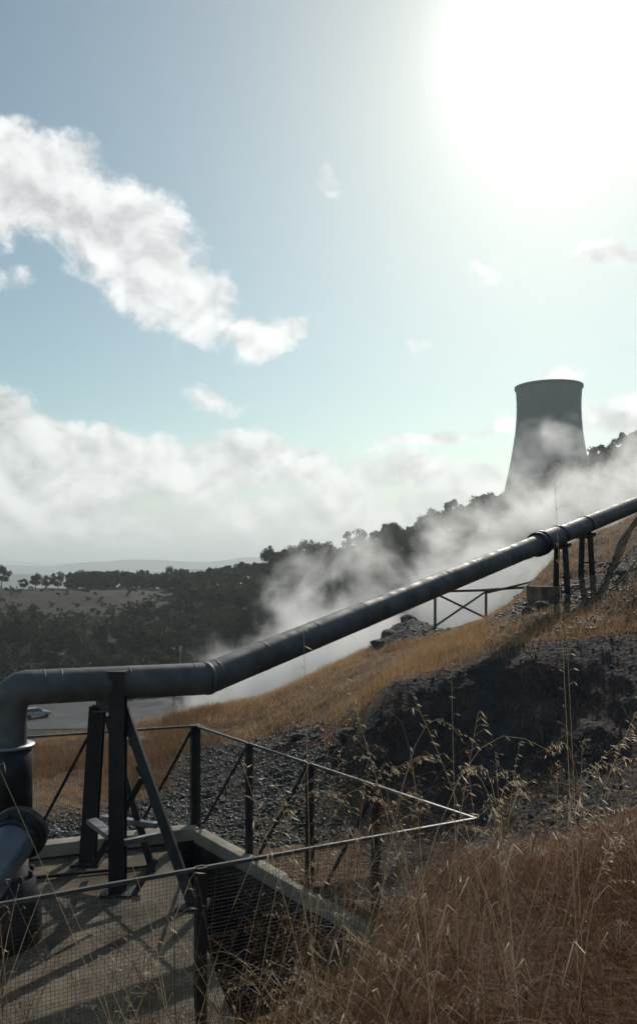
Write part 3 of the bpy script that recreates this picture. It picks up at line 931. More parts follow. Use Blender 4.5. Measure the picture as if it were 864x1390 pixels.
# ------------------------------------------------------------------ yard things: car, skid, pole
silver = mat('silver_car_paint', (.55, .56, .57), .3, .5, .05, 2)
glass_d = mat('dark_car_glass', (.02, .022, .025), .1, 0, .1, 2, spec=.8)
tyre = mat('tyre_rubber', (.02, .02, .02), .8)
lampw = mat('lamp_lens', (.7, .7, .68), .2)
def make_car(loc, rz, label):
    t = thing('parked_car', (0, 0, 0), label, 'car')
    prof = [(-2.05, .35), (-2.1, .75), (-1.95, .95), (-1.2, 1.02), (-.75, 1.0), (1.0, .98), (1.85, .85), (2.08, .65), (2.1, .35)]
    mb = MB()
    N = len(prof)
    vs = [(x, s * .85, z) for s in (-1, 1) for x, z in prof]
    mb.add(vs, [tuple(range(N)), tuple(range(2 * N - 1, N - 1, -1))] + [(i, N + i, N + (i + 1) % N, (i + 1) % N) for i in range(N)])
    mb.build('body', silver, t, .06)
    cp = [(-1.85, 1.0), (-1.45, 1.42), (.15, 1.46), (.95, 1.0)]
    vs = [(x, s * (.78 if z < 1.1 else .62), z - .02) for s in (-1, 1) for x, z in cp]
    MB().add(vs, [(0, 1, 2, 3), (7, 6, 5, 4), (0, 4, 5, 1), (2, 6, 7, 3), (0, 3, 7, 4), (1, 5, 6, 2)]).build('cabin_glass', glass_d, t, .03)
    MB().box((-.65, 0, 1.46), (1.55, 1.2, .05)).build('roof', silver, t, .02)
    for x in (-1.3, 1.3):
        for s in (-1, 1):
            MB().lathe((x, s * .80, .32), [(0, -.1), (.2, -.1), (.32, -.09), (.32, .09), (.2, .1), (0, .1)], 20, (0, 1, 0)).build('wheel', tyre, t)
    for s in (-1, 1):
        MB().box((2.06, s * .6, .68), (.08, .34, .16)).build('headlight', lampw, t, .02)
        MB().box((.75, s * .95, 1.0), (.12, .18, .12)).build('wing_mirror', silver, t, .02)
    t.location = loc; t.rotation_euler = (0, 0, rz)
    return t
cz = -21.92
cd_ = -cz * F / (974 - V0)
make_car((at(49, 0, cd_).x, cd_, cz), R(38), 'small silver car parked in the grey yard below the pipe elbow')
sk = thing('pipe_skid', at(252, 955, 140), 'low dark steel frame with vertical valves at the edge of the yard', 'equipment frame')
sx, sy = at(252, 0, 138).x, 138.0
for i in range(4):
    for yy in (0, 1.6):
        MB().bar((sx - 2 + i * 1.25, sy + yy, cz), (sx - 2 + i * 1.25, sy + yy, cz + 2.6), .16, .16).build('leg', steel, sk)
MB().bar((sx - 2.1, sy, cz + 2.6), (sx + 1.9, sy, cz + 2.6), .2, .2).build('top_bar', steel, sk)
MB().bar((sx - 2.1, sy + 1.6, cz + 1.5), (sx + 1.9, sy + 1.6, cz + 1.5), .3, .3).build('pipe', steel, sk)
MB().lathe((sx + 2.9, sy + .5, cz), [(0, 0), (.9, 0), (.9, 3.0), (.6, 3.3), (0, 3.3)], 20).build('tank', steel, sk)
pol = MB().tube([(at(245, 0, 150).x, 150, cz), (at(245, 0, 150).x, 150, zat(877, 150))], [.16, .1], 10)
pol.box((at(245, 0, 150).x, 149.9, zat(880, 150)), (.5, .3, .8))
tag(pol.build('utility_pole', mat('pale_pole', (.4, .4, .38), .8)), 'thin pale utility pole standing in front of the dark wooded slope', 'pole')
bd = MB().box((0, 0, 0), (.9, .5, .03), .2).build('board', mat('pale_board', (.45, .48, .5), .6))
bp = at(188, 1004, 15.2); bd.location = (bp.x, bp.y, hz_(bp.x, bp.y) + .06); bd.rotation_euler = (R(-5), R(3), 0)
tag(bd, 'pale blue-grey board lying on the grass behind the far railing', 'board')

# ------------------------------------------------------------------ rocks
rockm = mat('dark_rock', (.10, .095, .09), .85, 0, .45, 3.5, .8, 18)
rockp = mat('pale_rock', (.22, .21, .20), .85, 0, .4, 4, .6, 18)
def rock_mesh(seed, m, n=3, pts=False):
    import bmesh
    bm = bmesh.new()
    bmesh.ops.create_icosphere(bm, subdivisions=n, radius=1)
    rs = np.random.default_rng(seed)
    ph = rs.uniform(0, 50)
    cuts = [Vector(rs.normal(size=3)).normalized() for _ in range(9)]
    cd2 = rs.uniform(.55, .9, 9)
    for v in bm.verts:
        p = v.co
        for c_, k in zip(cuts, cd2):
            e = p.dot(c_) - k
            if e > 0: p = p - c_ * e * .9
        f_ = 1 + .18 * float(fbm(np.array([p.x * 2 + ph]), np.array([p.y * 2 + p.z * 1.7]), 4, seed)[0])
        v.co = p * f_
    me_ = bpy.data.meshes.new('rock'); bm.to_mesh(me_); bm.free()
    me_.materials.append(m)
    return me_
rocks = [rock_mesh(s, rockm if s % 3 else rockp) for s in range(5)]
ROCKS = [
    ((716, 836, 13.6), (.13, .10, .09), 'dark rock lying below the concrete footing block', None),
    ((733, 828, 13.8), (.16, .12, .10), 'squat dark rock against the lower side of the concrete footing block', None),
    ((403, 1002, 12.4), (.15, .12, .07), 'flat-topped dark boulder on the grey rubble right of the railing corner', None),
    ((388, 1030, 11.0), (.12, .10, .07), 'smaller dark rock in the rubble, below the flat-topped boulder', None),
    ((530, 868, 19.5), (.30, .25, .17), 'largest dark rock of the outcrop at the edge of the steam', None),
    ((512, 885, 18.2), (.2, .17, .12), 'lowest dark rock at the left end of the steaming outcrop', None),
    ((553, 850, 20.5), (.24, .2, .15), 'dark rock at the right end of the steaming outcrop, nearest the fence', None),
    ((470, 972, 11.0), (.17, .14, .09), 'dark angular rock at the left tip of the shaded bank', None),
    ((845, 757, 13.8), (.2, .15, .09), 'rough dark rock on the slope at the right edge under the pipe', None),
]
for i, ((u, v, d), s, lab, grp) in enumerate(ROCKS):
    p = at(u, v, d)
    o = link('rock', rocks[[1, 2, 4, 1, 2, 4, 1, 2, 1][i]])
    o.location = (p.x, d, hz_(p.x, d) + s[2] * .05)
    o.scale = s
    o.rotation_euler = (random.uniform(-.3, .3), random.uniform(-.3, .3), random.uniform(0, 6))
    tag(o, lab, 'rock')

# dead sticks on the slope at right
stick_m = mat('dead_wood', (.22, .17, .13), .85, 0, .3, 8, .2, 40)
for (u0, v0, d0_, u1, v1, d1_, r_, lab) in [(842, 752, 13.3, 868, 738, 13.7, .018, 'long dead branch lying on the bare slope below the pipe at the right edge'),
                                          (806, 781, 13.0, 846, 762, 13.4, .011, 'thin dead branch lying on the slope right of the pipe stands')]:
    a = at(u0, v0, d0_); b_ = at(u1, v1, d1_)
    mid = (a + b_) / 2
    P_ = [a, mid, b_]
    P_ = [Vector((p.x, p.y, hz_(p.x, p.y) + .05 + .02 * k)) for k, p in enumerate(P_)]
    mb = MB().tube(P_, [r_, r_ * .8, r_ * .4], 7)
    mb.tube([P_[1], P_[1] + Vector((.12, .1, .12))], [r_ * .6, r_ * .2], 6)
    tag(mb.build('dead_branch', stick_m), lab, 'branch')

# rubble (countless small stones)
def scatter_stones(n, cand, smin, smax, m, name, label):
    base = np.array([(1, 0, 0), (-1, 0, 0), (0, 1, 0), (0, -1, 0), (0, 0, 1), (0, 0, -1)], float)
    fcs = np.array([(0, 2, 4), (2, 1, 4), (1, 3, 4), (3, 0, 4), (2, 0, 5), (1, 2, 5), (3, 1, 5), (0, 3, 5)])
    x, y = cand(n)
    n = len(x)
    z = height(x, y)
    s = smin * (smax / smin) ** (rng.random(n) ** 2.5)
    jit = rng.uniform(.6, 1.2, (n, 6, 3))
    Vv = base[None] * jit * s[:, None, None] * np.array([1, 1, .6])
    Vv += rng.normal(0, .12, (n, 6, 3)) * s[:, None, None]
    a = rng.uniform(0, 6.28, n); ca, sa = np.cos(a), np.sin(a)
    tl = rng.uniform(-.6, .6, n)
    vx = Vv[..., 0] * ca[:, None] - Vv[..., 1] * sa[:, None]; vy = Vv[..., 0] * sa[:, None] + Vv[..., 1] * ca[:, None]
    vz = Vv[..., 2] + vx * tl[:, None]
    Pp = np.stack([vx + x[:, None], vy + y[:, None], vz + (z + s * .2)[:, None]], -1).reshape(-1, 3)
    Ff = (fcs[None] + (np.arange(n) * 6)[:, None, None]).reshape(-1)
    me_ = mesh_np(name, Pp, Ff, np.full(n * 8, 3), m)
    return tag(link(name, me_), label, None, None, 'stuff')
stone_m = bpy.data.materials.new('rubble_stone'); stone_m.use_nodes = True
T = NT(stone_m.node_tree); b = T.n['Principled BSDF']
geo = T.new('ShaderNodeNewGeometry')
T.l.new(T.ramp(geo.outputs['Random Per Island'], [(.0, (.025, .024, .023)), (.6, (.065, .062, .058)), (.93, (.12, .115, .108)), (1.0, (.40, .39, .37))]), b.inputs['Base Color'])
b.inputs['Roughness'].default_value = .55
def cand_mask(which, urange, drange, thr=.35, edge=.1):
    def f(n):
        u = rng.uniform(*urange, n); d = np.exp(rng.uniform(math.log(drange[0]), math.log(drange[1]), n))
        x = (u - U0) / F * d; y = d
        z_ = zones(x, y)
        keep = (z_[which] > thr) | (rng.random(n) < edge * 0)
        keep &= pad_sd(x, y) < -.03
        return x[keep], y[keep]
    return f
scatter_stones(42000, cand_mask(4, (30, 520), (8.6, 15)), .006, .042, stone_m, 'rubble', 'grey broken rubble covering the ground beyond the railing')
scatter_stones(9000, cand_mask(4, (480, 740), (16, 30)), .010, .05, stone_m, 'rubble', 'grey rubble on the slope below the timber fence')
scatter_stones(9000, cand_mask(5, (640, 1000), (11, 16)), .006, .05, stone_m, 'rubble', 'small stones on the slope round the pipe stands')
scatter_stones(3500, cand_mask(3, (440, 900), (6.5, 12)), .008, .035, mat('soil_clod', (.06, .058, .056), .85), 'rubble', 'dark clods and stones on the shaded bank')

# ------------------------------------------------------------------ grass
def blades(name, x, y, h, w, m, label, lean=.35, bend=.5, wind=(0, 0), seg=3, z=None):
    n = len(x)
    if z is None: z = height(x, y)
    a = rng.uniform(0, 2 * math.pi, n)
    lx = np.cos(a) * lean * rng.random(n) + wind[0]; ly = np.sin(a) * lean * rng.random(n) + wind[1]
    bd_ = bend * rng.uniform(.2, 1.3, n)
    fa = rng.uniform(0, math.pi, n); wx_ = np.cos(fa); wy_ = np.sin(fa)
    Vs = []
    for k in range(seg + 1):
        t = k / seg
        px_ = x + h * (lx * t + lx * bd_ * t * t * 1.6); py_ = y + h * (ly * t + ly * bd_ * t * t * 1.6)
        pz_ = z - .01 + h * (t - .35 * bd_ * t * t * np.hypot(lx, ly))
        ww = w * (1 - t * .85) / 2
        if k < seg:
            Vs.append(np.stack([px_ - wx_ * ww, py_ - wy_ * ww, pz_], -1)); Vs.append(np.stack([px_ + wx_ * ww, py_ + wy_ * ww, pz_], -1))
        else:
            Vs.append(np.stack([px_, py_, pz_], -1))
    nv = 2 * seg + 1
    Pp = np.stack(Vs, 1).reshape(-1, 3)
    fq = []
    for k in range(seg - 1):
        fq.append([2 * k, 2 * k + 1, 2 * k + 3, 2 * k + 2])
    base = (np.arange(n) * nv)[:, None]
    qa = np.array(fq).reshape(1, -1) + base if fq else np.zeros((n, 0), int)
    ta = np.array([[2 * seg - 2, 2 * seg - 1, 2 * seg]]) + base
    Ff = np.concatenate([qa, ta], 1).ravel()
    sz = np.tile(np.array([4] * (seg - 1) + [3]), n)
    return tag(link(name, mesh_np(name, Pp, Ff, sz, m)), label, None, None, 'stuff')

straw_m = leafmat('straw_grass', [(.1, (.17, .072, .034)), (.4, (.36, .185, .082)), (.7, (.52, .32, .155)), (.95, (.70, .53, .31))], .5)
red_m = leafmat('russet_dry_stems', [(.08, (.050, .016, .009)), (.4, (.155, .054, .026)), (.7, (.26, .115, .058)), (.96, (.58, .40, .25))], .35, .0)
pale_m = leafmat('pale_straw', [(.1, (.34, .23, .14)), (.5, (.62, .50, .34)), (.9, (.84, .75, .60))], .6)
green_m = leafmat('weed_green', [(.1, (.05, .07, .03)), (.9, (.16, .17, .08))], .4)

def cand(n, urange, drange, keepf=None, power=1.0):
    u = rng.uniform(*urange, n)
    t = rng.random(n) ** power
    d = np.sqrt(drange[0] ** 2 + (drange[1] ** 2 - drange[0] ** 2) * t)
    x = (u - U0) / F * d; y = d
    zz = zones(x, y)
    k = pad_sd(x, y) < -.04
    if keepf is not None: k &= keepf(zz, x, y)
    return x[k], y[k]
bare = lambda zz, x, y: (rng.random(len(x)) > np.clip(zz[3] * 1.3 + zz[4] * 1.25 + zz[5] * 1.1, 0, 1))
# sunlit slope behind the bank
x, y = cand(260000, (-60, 1000), (11, 26), lambda zz, x, y: bare(zz, x, y) & (fbm(x * .9, y * .9, 4, 61) + .35 * rng.normal(size=len(x)) > np.interp(zz[0], [240, 330, 500, 700, 900], [.3, -.4, -.3, -.05, -.05])))
clump = fbm(x * 1.3, y * 1.3, 3, 60)
blades('dry_grass', x, y, rng.uniform(.05, .17, len(x)) * (1 + 1.1 * clump), np.full(len(x), .006) , straw_m, 'orange dry grass covering the sunlit slope', .9, .7, (.14, -.05))
# grass patches behind the railing
x, y = cand(50000, (20, 300), (9.2, 17), lambda zz, x, y: (rng.random(len(x)) > np.clip(zz[4] * 1.2, 0, 1)) & (fbm(x * 1.1, y * 1.1, 3, 77) + .15 * rng.normal(size=len(x)) > .08))
blades('dry_grass', x, y, rng.uniform(.10, .26, len(x)), np.full(len(x), .005), leafmat('tawny_grass', [(.1, (.07, .032, .018)), (.5, (.20, .11, .055)), (.9, (.42, .29, .16))], .45), 'tawny grass patches beyond the far railing', .5, .6)
x, y = cand(5000, (200, 520), (8.8, 14), lambda zz, x, y: fbm(x * 2.1, y * 2.1, 3, 99) > .22)
blades('dry_grass', x, y, rng.uniform(.08, .24, len(x)), np.full(len(x), .004), red_m, 'brown tufts standing in the grey rubble', .6, .7)
# sparse tufts on crest of bank
x, y = cand(7000, (440, 1000), (11.0, 13), None)
blades('dry_grass', x, y, rng.uniform(.08, .28, len(x)), np.full(len(x), .0035), straw_m, 'taller tufts along the crest of the shaded bank', .5, .8)
# foreground russet tangle
def fgk(zz, x, y):
    lim = np.interp(zz[0], [-200, 0, 200, 350, 480, 560, 645, 900], [0.02, .02, .06, .2, .55, .8, 1, 1])
    return (rng.random(len(x)) < lim) & (rng.random(len(x)) > zz[3] * .85)
x, y = cand(260000, (-100, 1000), (1.3, 6.6), fgk)
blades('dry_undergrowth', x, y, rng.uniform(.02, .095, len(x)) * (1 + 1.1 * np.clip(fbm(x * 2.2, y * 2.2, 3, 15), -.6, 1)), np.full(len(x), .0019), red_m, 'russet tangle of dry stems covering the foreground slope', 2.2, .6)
x, y = cand(2200, (200, 1000), (1.6, 6.0), fgk)
blades('dry_grass', x, y, rng.uniform(.10, .26, len(x)), np.full(len(x), .0020), leafmat('brown_stems', [(.1, (.14, .07, .035)), (.6, (.30, .18, .10)), (.97, (.62, .48, .32))], .45, .01), 'pale grass stems standing through the russet undergrowth', .6, .9)
x, y = cand(2500, (690, 900), (11.4, 13.6), None)
k = fbm(x * 2, y * 2, 3, 90) > .1
blades('low_weeds', x[k], y[k], rng.uniform(.03, .10, k.sum()), np.full(k.sum(), .014), green_m, 'low green weeds on the bare slope by the pipe stands', .9, .5)
# dark herbs over the shaded bank
x, y = cand(7000, (450, 1000), (6.6, 10.8), None)
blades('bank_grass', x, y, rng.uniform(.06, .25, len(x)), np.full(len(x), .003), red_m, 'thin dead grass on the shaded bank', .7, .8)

x, y = cand(120000, (-60, 1000), (1.3, 6.5), fgk)
blades('fallen_stems', x, y, rng.uniform(.006, .024, len(x)), np.full(len(x), .0019), leafmat('fallen_straw', [(.05, (.07, .022, .012)), (.5, (.20, .070, .034)), (.82, (.32, .155, .08)), (.97, (.75, .58, .40))], .35, .02), 'broken stems lying tangled through the russet undergrowth', 6.0, .3, z=height(x, y) + rng.uniform(.0, .13, len(x)))
# straw and leaves blown onto the platform floor
n_l = 2600
x = rng.uniform(-4.6, -.3, n_l); y = rng.uniform(3.8, 9.2, n_l)
k = (pad_sd(x, y) > .25) & (x < np.interp(y, [4.6, 8.75], [-.34, -1.54])) & (fbm(x * 1.6, y * 1.6, 3, 33) + .25 * rng.normal(size=n_l) > -.05)
blades('straw_litter', x[k], y[k], rng.uniform(.03, .14, k.sum()), np.full(k.sum(), .003), pale_m, 'dead straw blown over the concrete floor', 9.0, .1, z=np.full(k.sum(), FLOORZ + .015))

# seed-headed stalks
def stalk_geo(mb, root, tip, sag, r0=.0013, head=.28, nsp=14, hang=1.0, sl=.018, sw=.0032, leaves=1, rs=random):
    root, tip = Vector(root), Vector(tip)
    L = (tip - root).length
    pts = []
    side = Vector((tip.x - root.x, tip.y - root.y, 0))
    for k in range(9):
        t = k / 8
        p = root.lerp(tip, t)
        p.z += sag * L * math.sin(math.pi * t) * .9
        pts.append(p)
    mb.tube(pts, [r0 * (1 - .65 * k / 8) for k in range(9)], 4, caps=False)
    def pos(t):
        f_ = t * 8; i = min(7, int(f_)); return pts[i].lerp(pts[i + 1], f_ - i)
    tdir = (pts[-1] - pts[-2]).normalized()
    for i in range(nsp):
        t = 1 - head * (i / max(1, nsp))
        p = pos(t)
        a = rs.uniform(0, 6.28)
        o = Vector((math.cos(a), math.sin(a), rs.uniform(-.2, .5))) * rs.uniform(.008, .03) * hang * (1.2 - (i == 0))
        q = p + o + tdir * .012
        mb.tube([p, q], [r0 * .4, r0 * .3], 3, caps=False)
        dr = (tdir * rs.uniform(.1, .6) + Vector((.55, 0, -.55 * hang)) + Vector((rs.uniform(-.5, .3), rs.uniform(-.4, .4), rs.uniform(-.3, .2)))).normalized()
        ln = sl * rs.uniform(.7, 1.25)
        s = dr.cross(Vector((0, 1, .3))).normalized(); n_ = dr.cross(s)
        m_ = q + dr * ln * .4; e = q + dr * ln
        if rs.random() < .5: s, n_ = (s + n_ * .6).normalized(), (n_ - s * .6).normalized()
        mb.add([q, m_ + s * sw, e, m_ - s * sw * .9], [(0, 1, 2, 3)])
        mb.add([q, m_ + n_ * sw * .6, e, m_ - n_ * sw * .5], [(0, 1, 2, 3)])
    for i in range(leaves):
        t = rs.uniform(.12, .5)
        p = pos(t); a = rs.uniform(0, 6.28)
        o = Vector((math.cos(a), math.sin(a), 0)); s = Vector((-o.y, o.x, 0)) * .003
        ll = rs.uniform(.10, .22)
        q1 = p + o * ll * .45 + Vector((0, 0, ll * .35)); q2 = p + o * ll + Vector((0, 0, -ll * rs.uniform(-.1, .5)))
        mb.add([p - s, p + s, q1 + s, q1 - s, q2], [(0, 1, 2, 3), (3, 2, 4)])

def gpoint(u, d):
    x_ = (u - U0) / F * d
    return Vector((x_, d, hz_(x_, d)))
rs = random.Random(5)
mass = MB(); brown = MB()
for i in range(680):
    u = rs.choice([rs.uniform(180, 560), rs.uniform(240, 640), rs.uniform(380, 880), rs.uniform(520, 900)]); d = rs.uniform(2.2, 5.2)
    g0 = gpoint(u, d)
    if pad_sd(np.array([g0.x]), np.array([g0.y]))[0] > -.05:
        continue
    if u > 600 and rs.random() < .8: continue
    h = rs.uniform(.22, .62) * (1.25 if u < 520 else 1.0)
    tip = g0 + Vector((rs.uniform(-.65, .6), rs.uniform(-.25, .25), h * rs.uniform(.3, .85)))
    stalk_geo(rs.choice([mass, brown, brown]), g0, tip, rs.uniform(.05, .42), nsp=rs.choice([0, 3, 8, 14]), rs=rs, sl=.017, sw=.0019, leaves=rs.randint(1, 4))
for i in range(60):      # left foreground below the railing
    u = rs.uniform(-60, 420); d = rs.uniform(1.9, 3.1)
    g0 = gpoint(u, d); h = rs.uniform(.35, .75)
    tip = g0 + Vector((rs.uniform(-.5, .5), rs.uniform(-.2, .2), h))
    stalk_geo(brown, g0, tip, rs.uniform(.05, .25), nsp=rs.randint(0, 8), rs=rs, sl=.015, sw=.0018, leaves=2)
for i in range(120):      # drooping heads standing out against the dark bank
    d = rs.uniform(2.8, 5.0); uu = rs.uniform(430, 880)
    tip = at(uu, rs.uniform(1000, 1160), d)
    g0 = tip + Vector((rs.uniform(-.75, .3), rs.uniform(-.1, .15), 0)); g0.z = hz_(g0.x, g0.y)
    if pad_sd(np.array([g0.x]), np.array([g0.y]))[0] > -.03 or tip.z < g0.z + .1: continue
    stalk_geo(rs.choice([mass, brown]), g0, tip, rs.uniform(.15, .55), head=rs.uniform(.25, .5), nsp=rs.choice([4, 9, 14, 18]), rs=rs, sl=.021, sw=.0019, leaves=rs.randint(0, 2))
for i in range(120):      # long stalks slanting up from the low ground at left
    d = rs.uniform(1.5, 2.6)
    tip = at(rs.uniform(-40, 470), rs.uniform(1170, 1380), d)
    g0 = tip + Vector((rs.uniform(-.55, .55), rs.uniform(-.1, .1), 0)); g0.z = hz_(g0.x, g0.y)
    stalk_geo(rs.choice([mass, brown, brown]), g0, tip, rs.uniform(.03, .22), nsp=rs.choice([0, 0, 4, 9]), rs=rs, sl=.013, sw=.0014, leaves=rs.randint(0, 2))
o = mass.build('oat_grass', pale_m)
tag(o, 'mass of pale seed-headed grass stalks in the foreground', None, None, 'stuff')

brown_m = leafmat('brown_stalks', [(.1, (.11, .060, .032)), (.5, (.24, .145, .08)), (.9, (.42, .29, .17))], .45, .01)
tag(brown.build('dead_grass', brown_m), 'mass of brown dead grass stalks with curled leaves in the foreground', None, None, 'stuff')

# single tall stalks that stand out
GRP = 'tall single grass stalks in the foreground'
SINGLE = [  # root (u,v,d), tip (u,v), sag, head fraction, spikelets, label
    ((785, 1120, 3.2), (752, 642), .01, .55, 16, 'tallest thin stalk, its tip rising over the pipe joint before the cooling tower'),
    ((790, 1130, 3.4), (768, 855), .01, .2, 5, 'bare upright stalk reaching just below the pipe stands'),
    ((622, 1140, 3.4), (612, 905), .01, .2, 4, 'bare upright stalk in front of the middle of the shaded bank'),
    ((430, 1230, 3.0), (412, 855), .02, .15, 4, 'thin stalk whose tip crosses the pipe before the white steam'),
    ((600, 1180, 3.1), (470, 925), .06, .25, 10, 'leaning stalk with drooping spikelets left of the shaded bank'),
    ((700, 1140, 3.2), (560, 945), .10, .4, 18, 'arched stalk with a row of pale hanging spikelets on the dark bank'),
    ((640, 1130, 3.0), (700, 1062), .35, .5, 20, 'low arching oat stalk at the edge of the russet undergrowth'),
    ((660, 1150, 2.9), (850, 1000), .22, .5, 26, 'arching plume of pale seeds at the right side of the dark bank'),
    ((720, 1160, 2.9), (872, 948), .12, .45, 26, 'silvery feathery seed head at the right edge on the dark bank'),
    ((560, 1240, 2.6), (648, 970), .05, .3, 16, 'upright stalk with scattered spikelets crossing the dark bank'),
    ((300, 1260, 2.5), (-10, 1022), .03, .05, 2, 'long bare stalk slanting across the trestle from the left edge'),
    ((480, 1270, 2.5), (330, 1040), .08, .35, 18, 'leaning stalk with seeds over the mesh panel right of the railing corner'),
    ((470, 1275, 2.6), (375, 1062), .10, .35, 18, 'second seeded stalk leaning over the mesh panel, nearer the dark bank'),
    ((-20, 1195, 2.4), (260, 1190), .05, .3, 8, 'flat drooping stalk crossing the lowest part of the trestle'),
]
for (ru, rv, rd), (tu_, tv_), sag, hf, ns, lab in SINGLE:
    g0 = gpoint(ru, rd)
    tip = at(tu_, tv_, rd - .15)
    mb = MB()
    stalk_geo(mb, g0, tip, sag, r0=.0017, head=hf, nsp=ns, rs=rs, sl=(.012 if tv_ < 800 else .028), sw=(.0012 if tv_ < 800 else .0024), leaves=0)
    o = mb.build('grass_stalk', pale_m)
    tag(o, lab, 'grass stalk', GRP)

# ------------------------------------------------------------------ trees
leaf_d = leafmat('oak_leaves', [(.1, (.028, .038, .018)), (.5, (.052, .066, .030)), (.9, (.10, .11, .05))], .3)
leaf_o = leafmat('olive_leaves', [(.1, (.030, .034, .018)), (.5, (.058, .060, .030)), (.9, (.11, .10, .055))], .3)
leaf_b = leafmat('autumn_leaves', [(.1, (.045, .036, .018)), (.5, (.085, .062, .032)), (.9, (.14, .10, .055))], .3)
bark = mat('bark', (.06, .05, .042), .9, 0, .4, 3)

def crown_np(rs_, Rx, Rz, zc, nclump, nleaf, ls, squash=.8):
    cs = []
    for i in range(nclump):
        v = rs_.normal(size=3); v /= np.linalg.norm(v)
        r = rs_.uniform(.45, 1.0) ** .6
        cs.append([v[0] * Rx * r * rs_.uniform(.75, 1.1), v[1] * Rx * r * rs_.uniform(.75, 1.1), zc + v[2] * Rz * r])
    cs = np.array(cs)
    cr = rs_.uniform(.22, .42, nclump) * Rx
    idx = rs_.integers(0, nclump, nleaf)
    v = rs_.normal(size=(nleaf, 3)); v /= np.linalg.norm(v, axis=1)[:, None]
    p = cs[idx] + v * (cr[idx] * rs_.random(nleaf) ** .4)[:, None] * np.array([1, 1, squash])
    a = rs_.normal(size=(nleaf, 3)); a /= np.linalg.norm(a, axis=1)[:, None]
    b_ = np.cross(a, rs_.normal(size=(nleaf, 3))); b_ /= np.linalg.norm(b_, axis=1)[:, None]
    s = ls * rs_.uniform(.5, 1.3, nleaf)[:, None]
    Q_ = np.stack([p - a * s, p - b_ * s * .6, p + a * s, p + b_ * s * .6], 1)
    return Q_.reshape(-1, 3)

def quads_mesh(name, Pp, m):
    n = len(Pp) // 4
    return mesh_np(name, Pp, np.arange(n * 4), np.full(n, 4), m)

protos = []
for k in range(6):
    rs_ = np.random.default_rng(100 + k)
    Rx = [2.6, 3.2, 2.2, 3.0, 2.5, 2.0][k]; Rz = [2.2, 2.3, 2.7, 2.6, 2.0, 2.9][k]; zc = [3.9, 4.1, 4.4, 4.6, 3.5, 4.6][k]
    cm = quads_mesh('crown', crown_np(rs_, Rx, Rz, zc, 26, 2600, .24), [leaf_d, leaf_d, leaf_o, leaf_d, leaf_b, leaf_o][k])
    mb = MB()
    mb.tube([(0, 0, -1), (.1, .05, zc * .4), (-.05, .1, zc)], [.2, .15, .07], 7)
    for q in range(6):
        an = q * 1.05 + k
        z0 = zc * (.35 + .08 * q)
        mb.tube([(0.05, 0.05, z0), (math.cos(an) * Rx * .35, math.sin(an) * Rx * .35, z0 + .8), (math.cos(an) * Rx * .75, math.sin(an) * Rx * .75, z0 + 1.5)], [.08, .05, .02], 5)
    me_t = None
    root = thing('tree', (0, 0, -500), 'tree', 'tree')
    link('crown', cm, root).location = (0, 0, 0)
    tt = mb.build('trunk', bark, root)
    for c_ in root.children:
        c_.matrix_parent_inverse = Matrix.Identity(4); c_.location = (0, 0, 0)
    protos.append(root)
used = set()
def put_tree(k, x_, y_, s, label, group, name='tree', sz=1.0):
    if k not in used:
        used.add(k); o = protos[k]
    else:
        o = copy_tree(protos[k])
    o.location = (x_, y_, hz_(x_, y_) - .1)
    o.scale = (s, s, s * sz)
    o.rotation_euler = (0, 0, random.uniform(0, 6.28))
    tag(o, label, 'tree', group)
    if not group and 'group' in o: del o['group']
    return o

# skyline trees on the meadow at left, told apart one by one
for (u, wpx, hpx, d, k, lab) in [
    (2, 26, 30, 262, 0, 'round dark tree cut by the left edge on the meadow skyline'),
    (32, 15, 17, 262, 4, 'small round tree on the meadow skyline, left of the broad group'),
    (49, 20, 22, 264, 0, 'round dark tree on the meadow skyline at the left of the broad group'),
    (64, 20, 24, 266, 1, 'middle tree of the broad group on the meadow skyline'),
    (79, 22, 26, 264, 3, 'widest tree at the right end of the broad group on the meadow skyline'),
    (140, 28, 28, 262, 1, 'rounded tree at the right side of the gap in the meadow skyline'),
    (231, 22, 30, 262, 3, 'taller rounded tree rising above the even hedge line on the skyline')]:
    px_m = d / F
    prx = [2.6, 3.2, 2.2, 3.0, 2.5, 2.0][k]
    s = wpx * px_m / (prx * 2.3)
    put_tree(k, (u - U0) / F * d, d, s, lab, None, sz=hpx / wpx * .95)

# wooded slope and ridge
rs_ = np.random.default_rng(9)
pts = []
tries = 0
while len(pts) < 1500 and tries < 60000:
    tries += 1
    u = rs_.uniform(-120, 1000); d = math.sqrt(rs_.uniform(151 ** 2, 330 ** 2))
    if u < 235 and d > 190 + 8 * math.sin(u * .04) and not (d > 268 and u > 95): continue
    if d < 205 and u < 215 and rs_.random() < .25: pass
    if u > 600 and 318 < d: continue
    if abs((u - tu) / F * d) < 30 and d > 322: continue
    x_, y_ = (u - U0) / F * d, d
    md = 3.6 if d > 260 else 4.0
    ok = True
    for (a, b_, _) in pts[-400:]:
        if (a - x_) ** 2 + (b_ - y_) ** 2 < md * md: ok = False; break
    if ok: pts.append((x_, y_, u))
for i in range(420):          # the crest of the right hand ridge is densely wooded
    u = rs_.uniform(420, 930); d = rs_.uniform(276, 304)
    x_, y_ = (u - U0) / F * d, d
    if min((a - x_) ** 2 + (b_ - y_) ** 2 for a, b_, _ in pts) > 2.0: pts.append((x_, y_, u))
pts = np.array(pts)
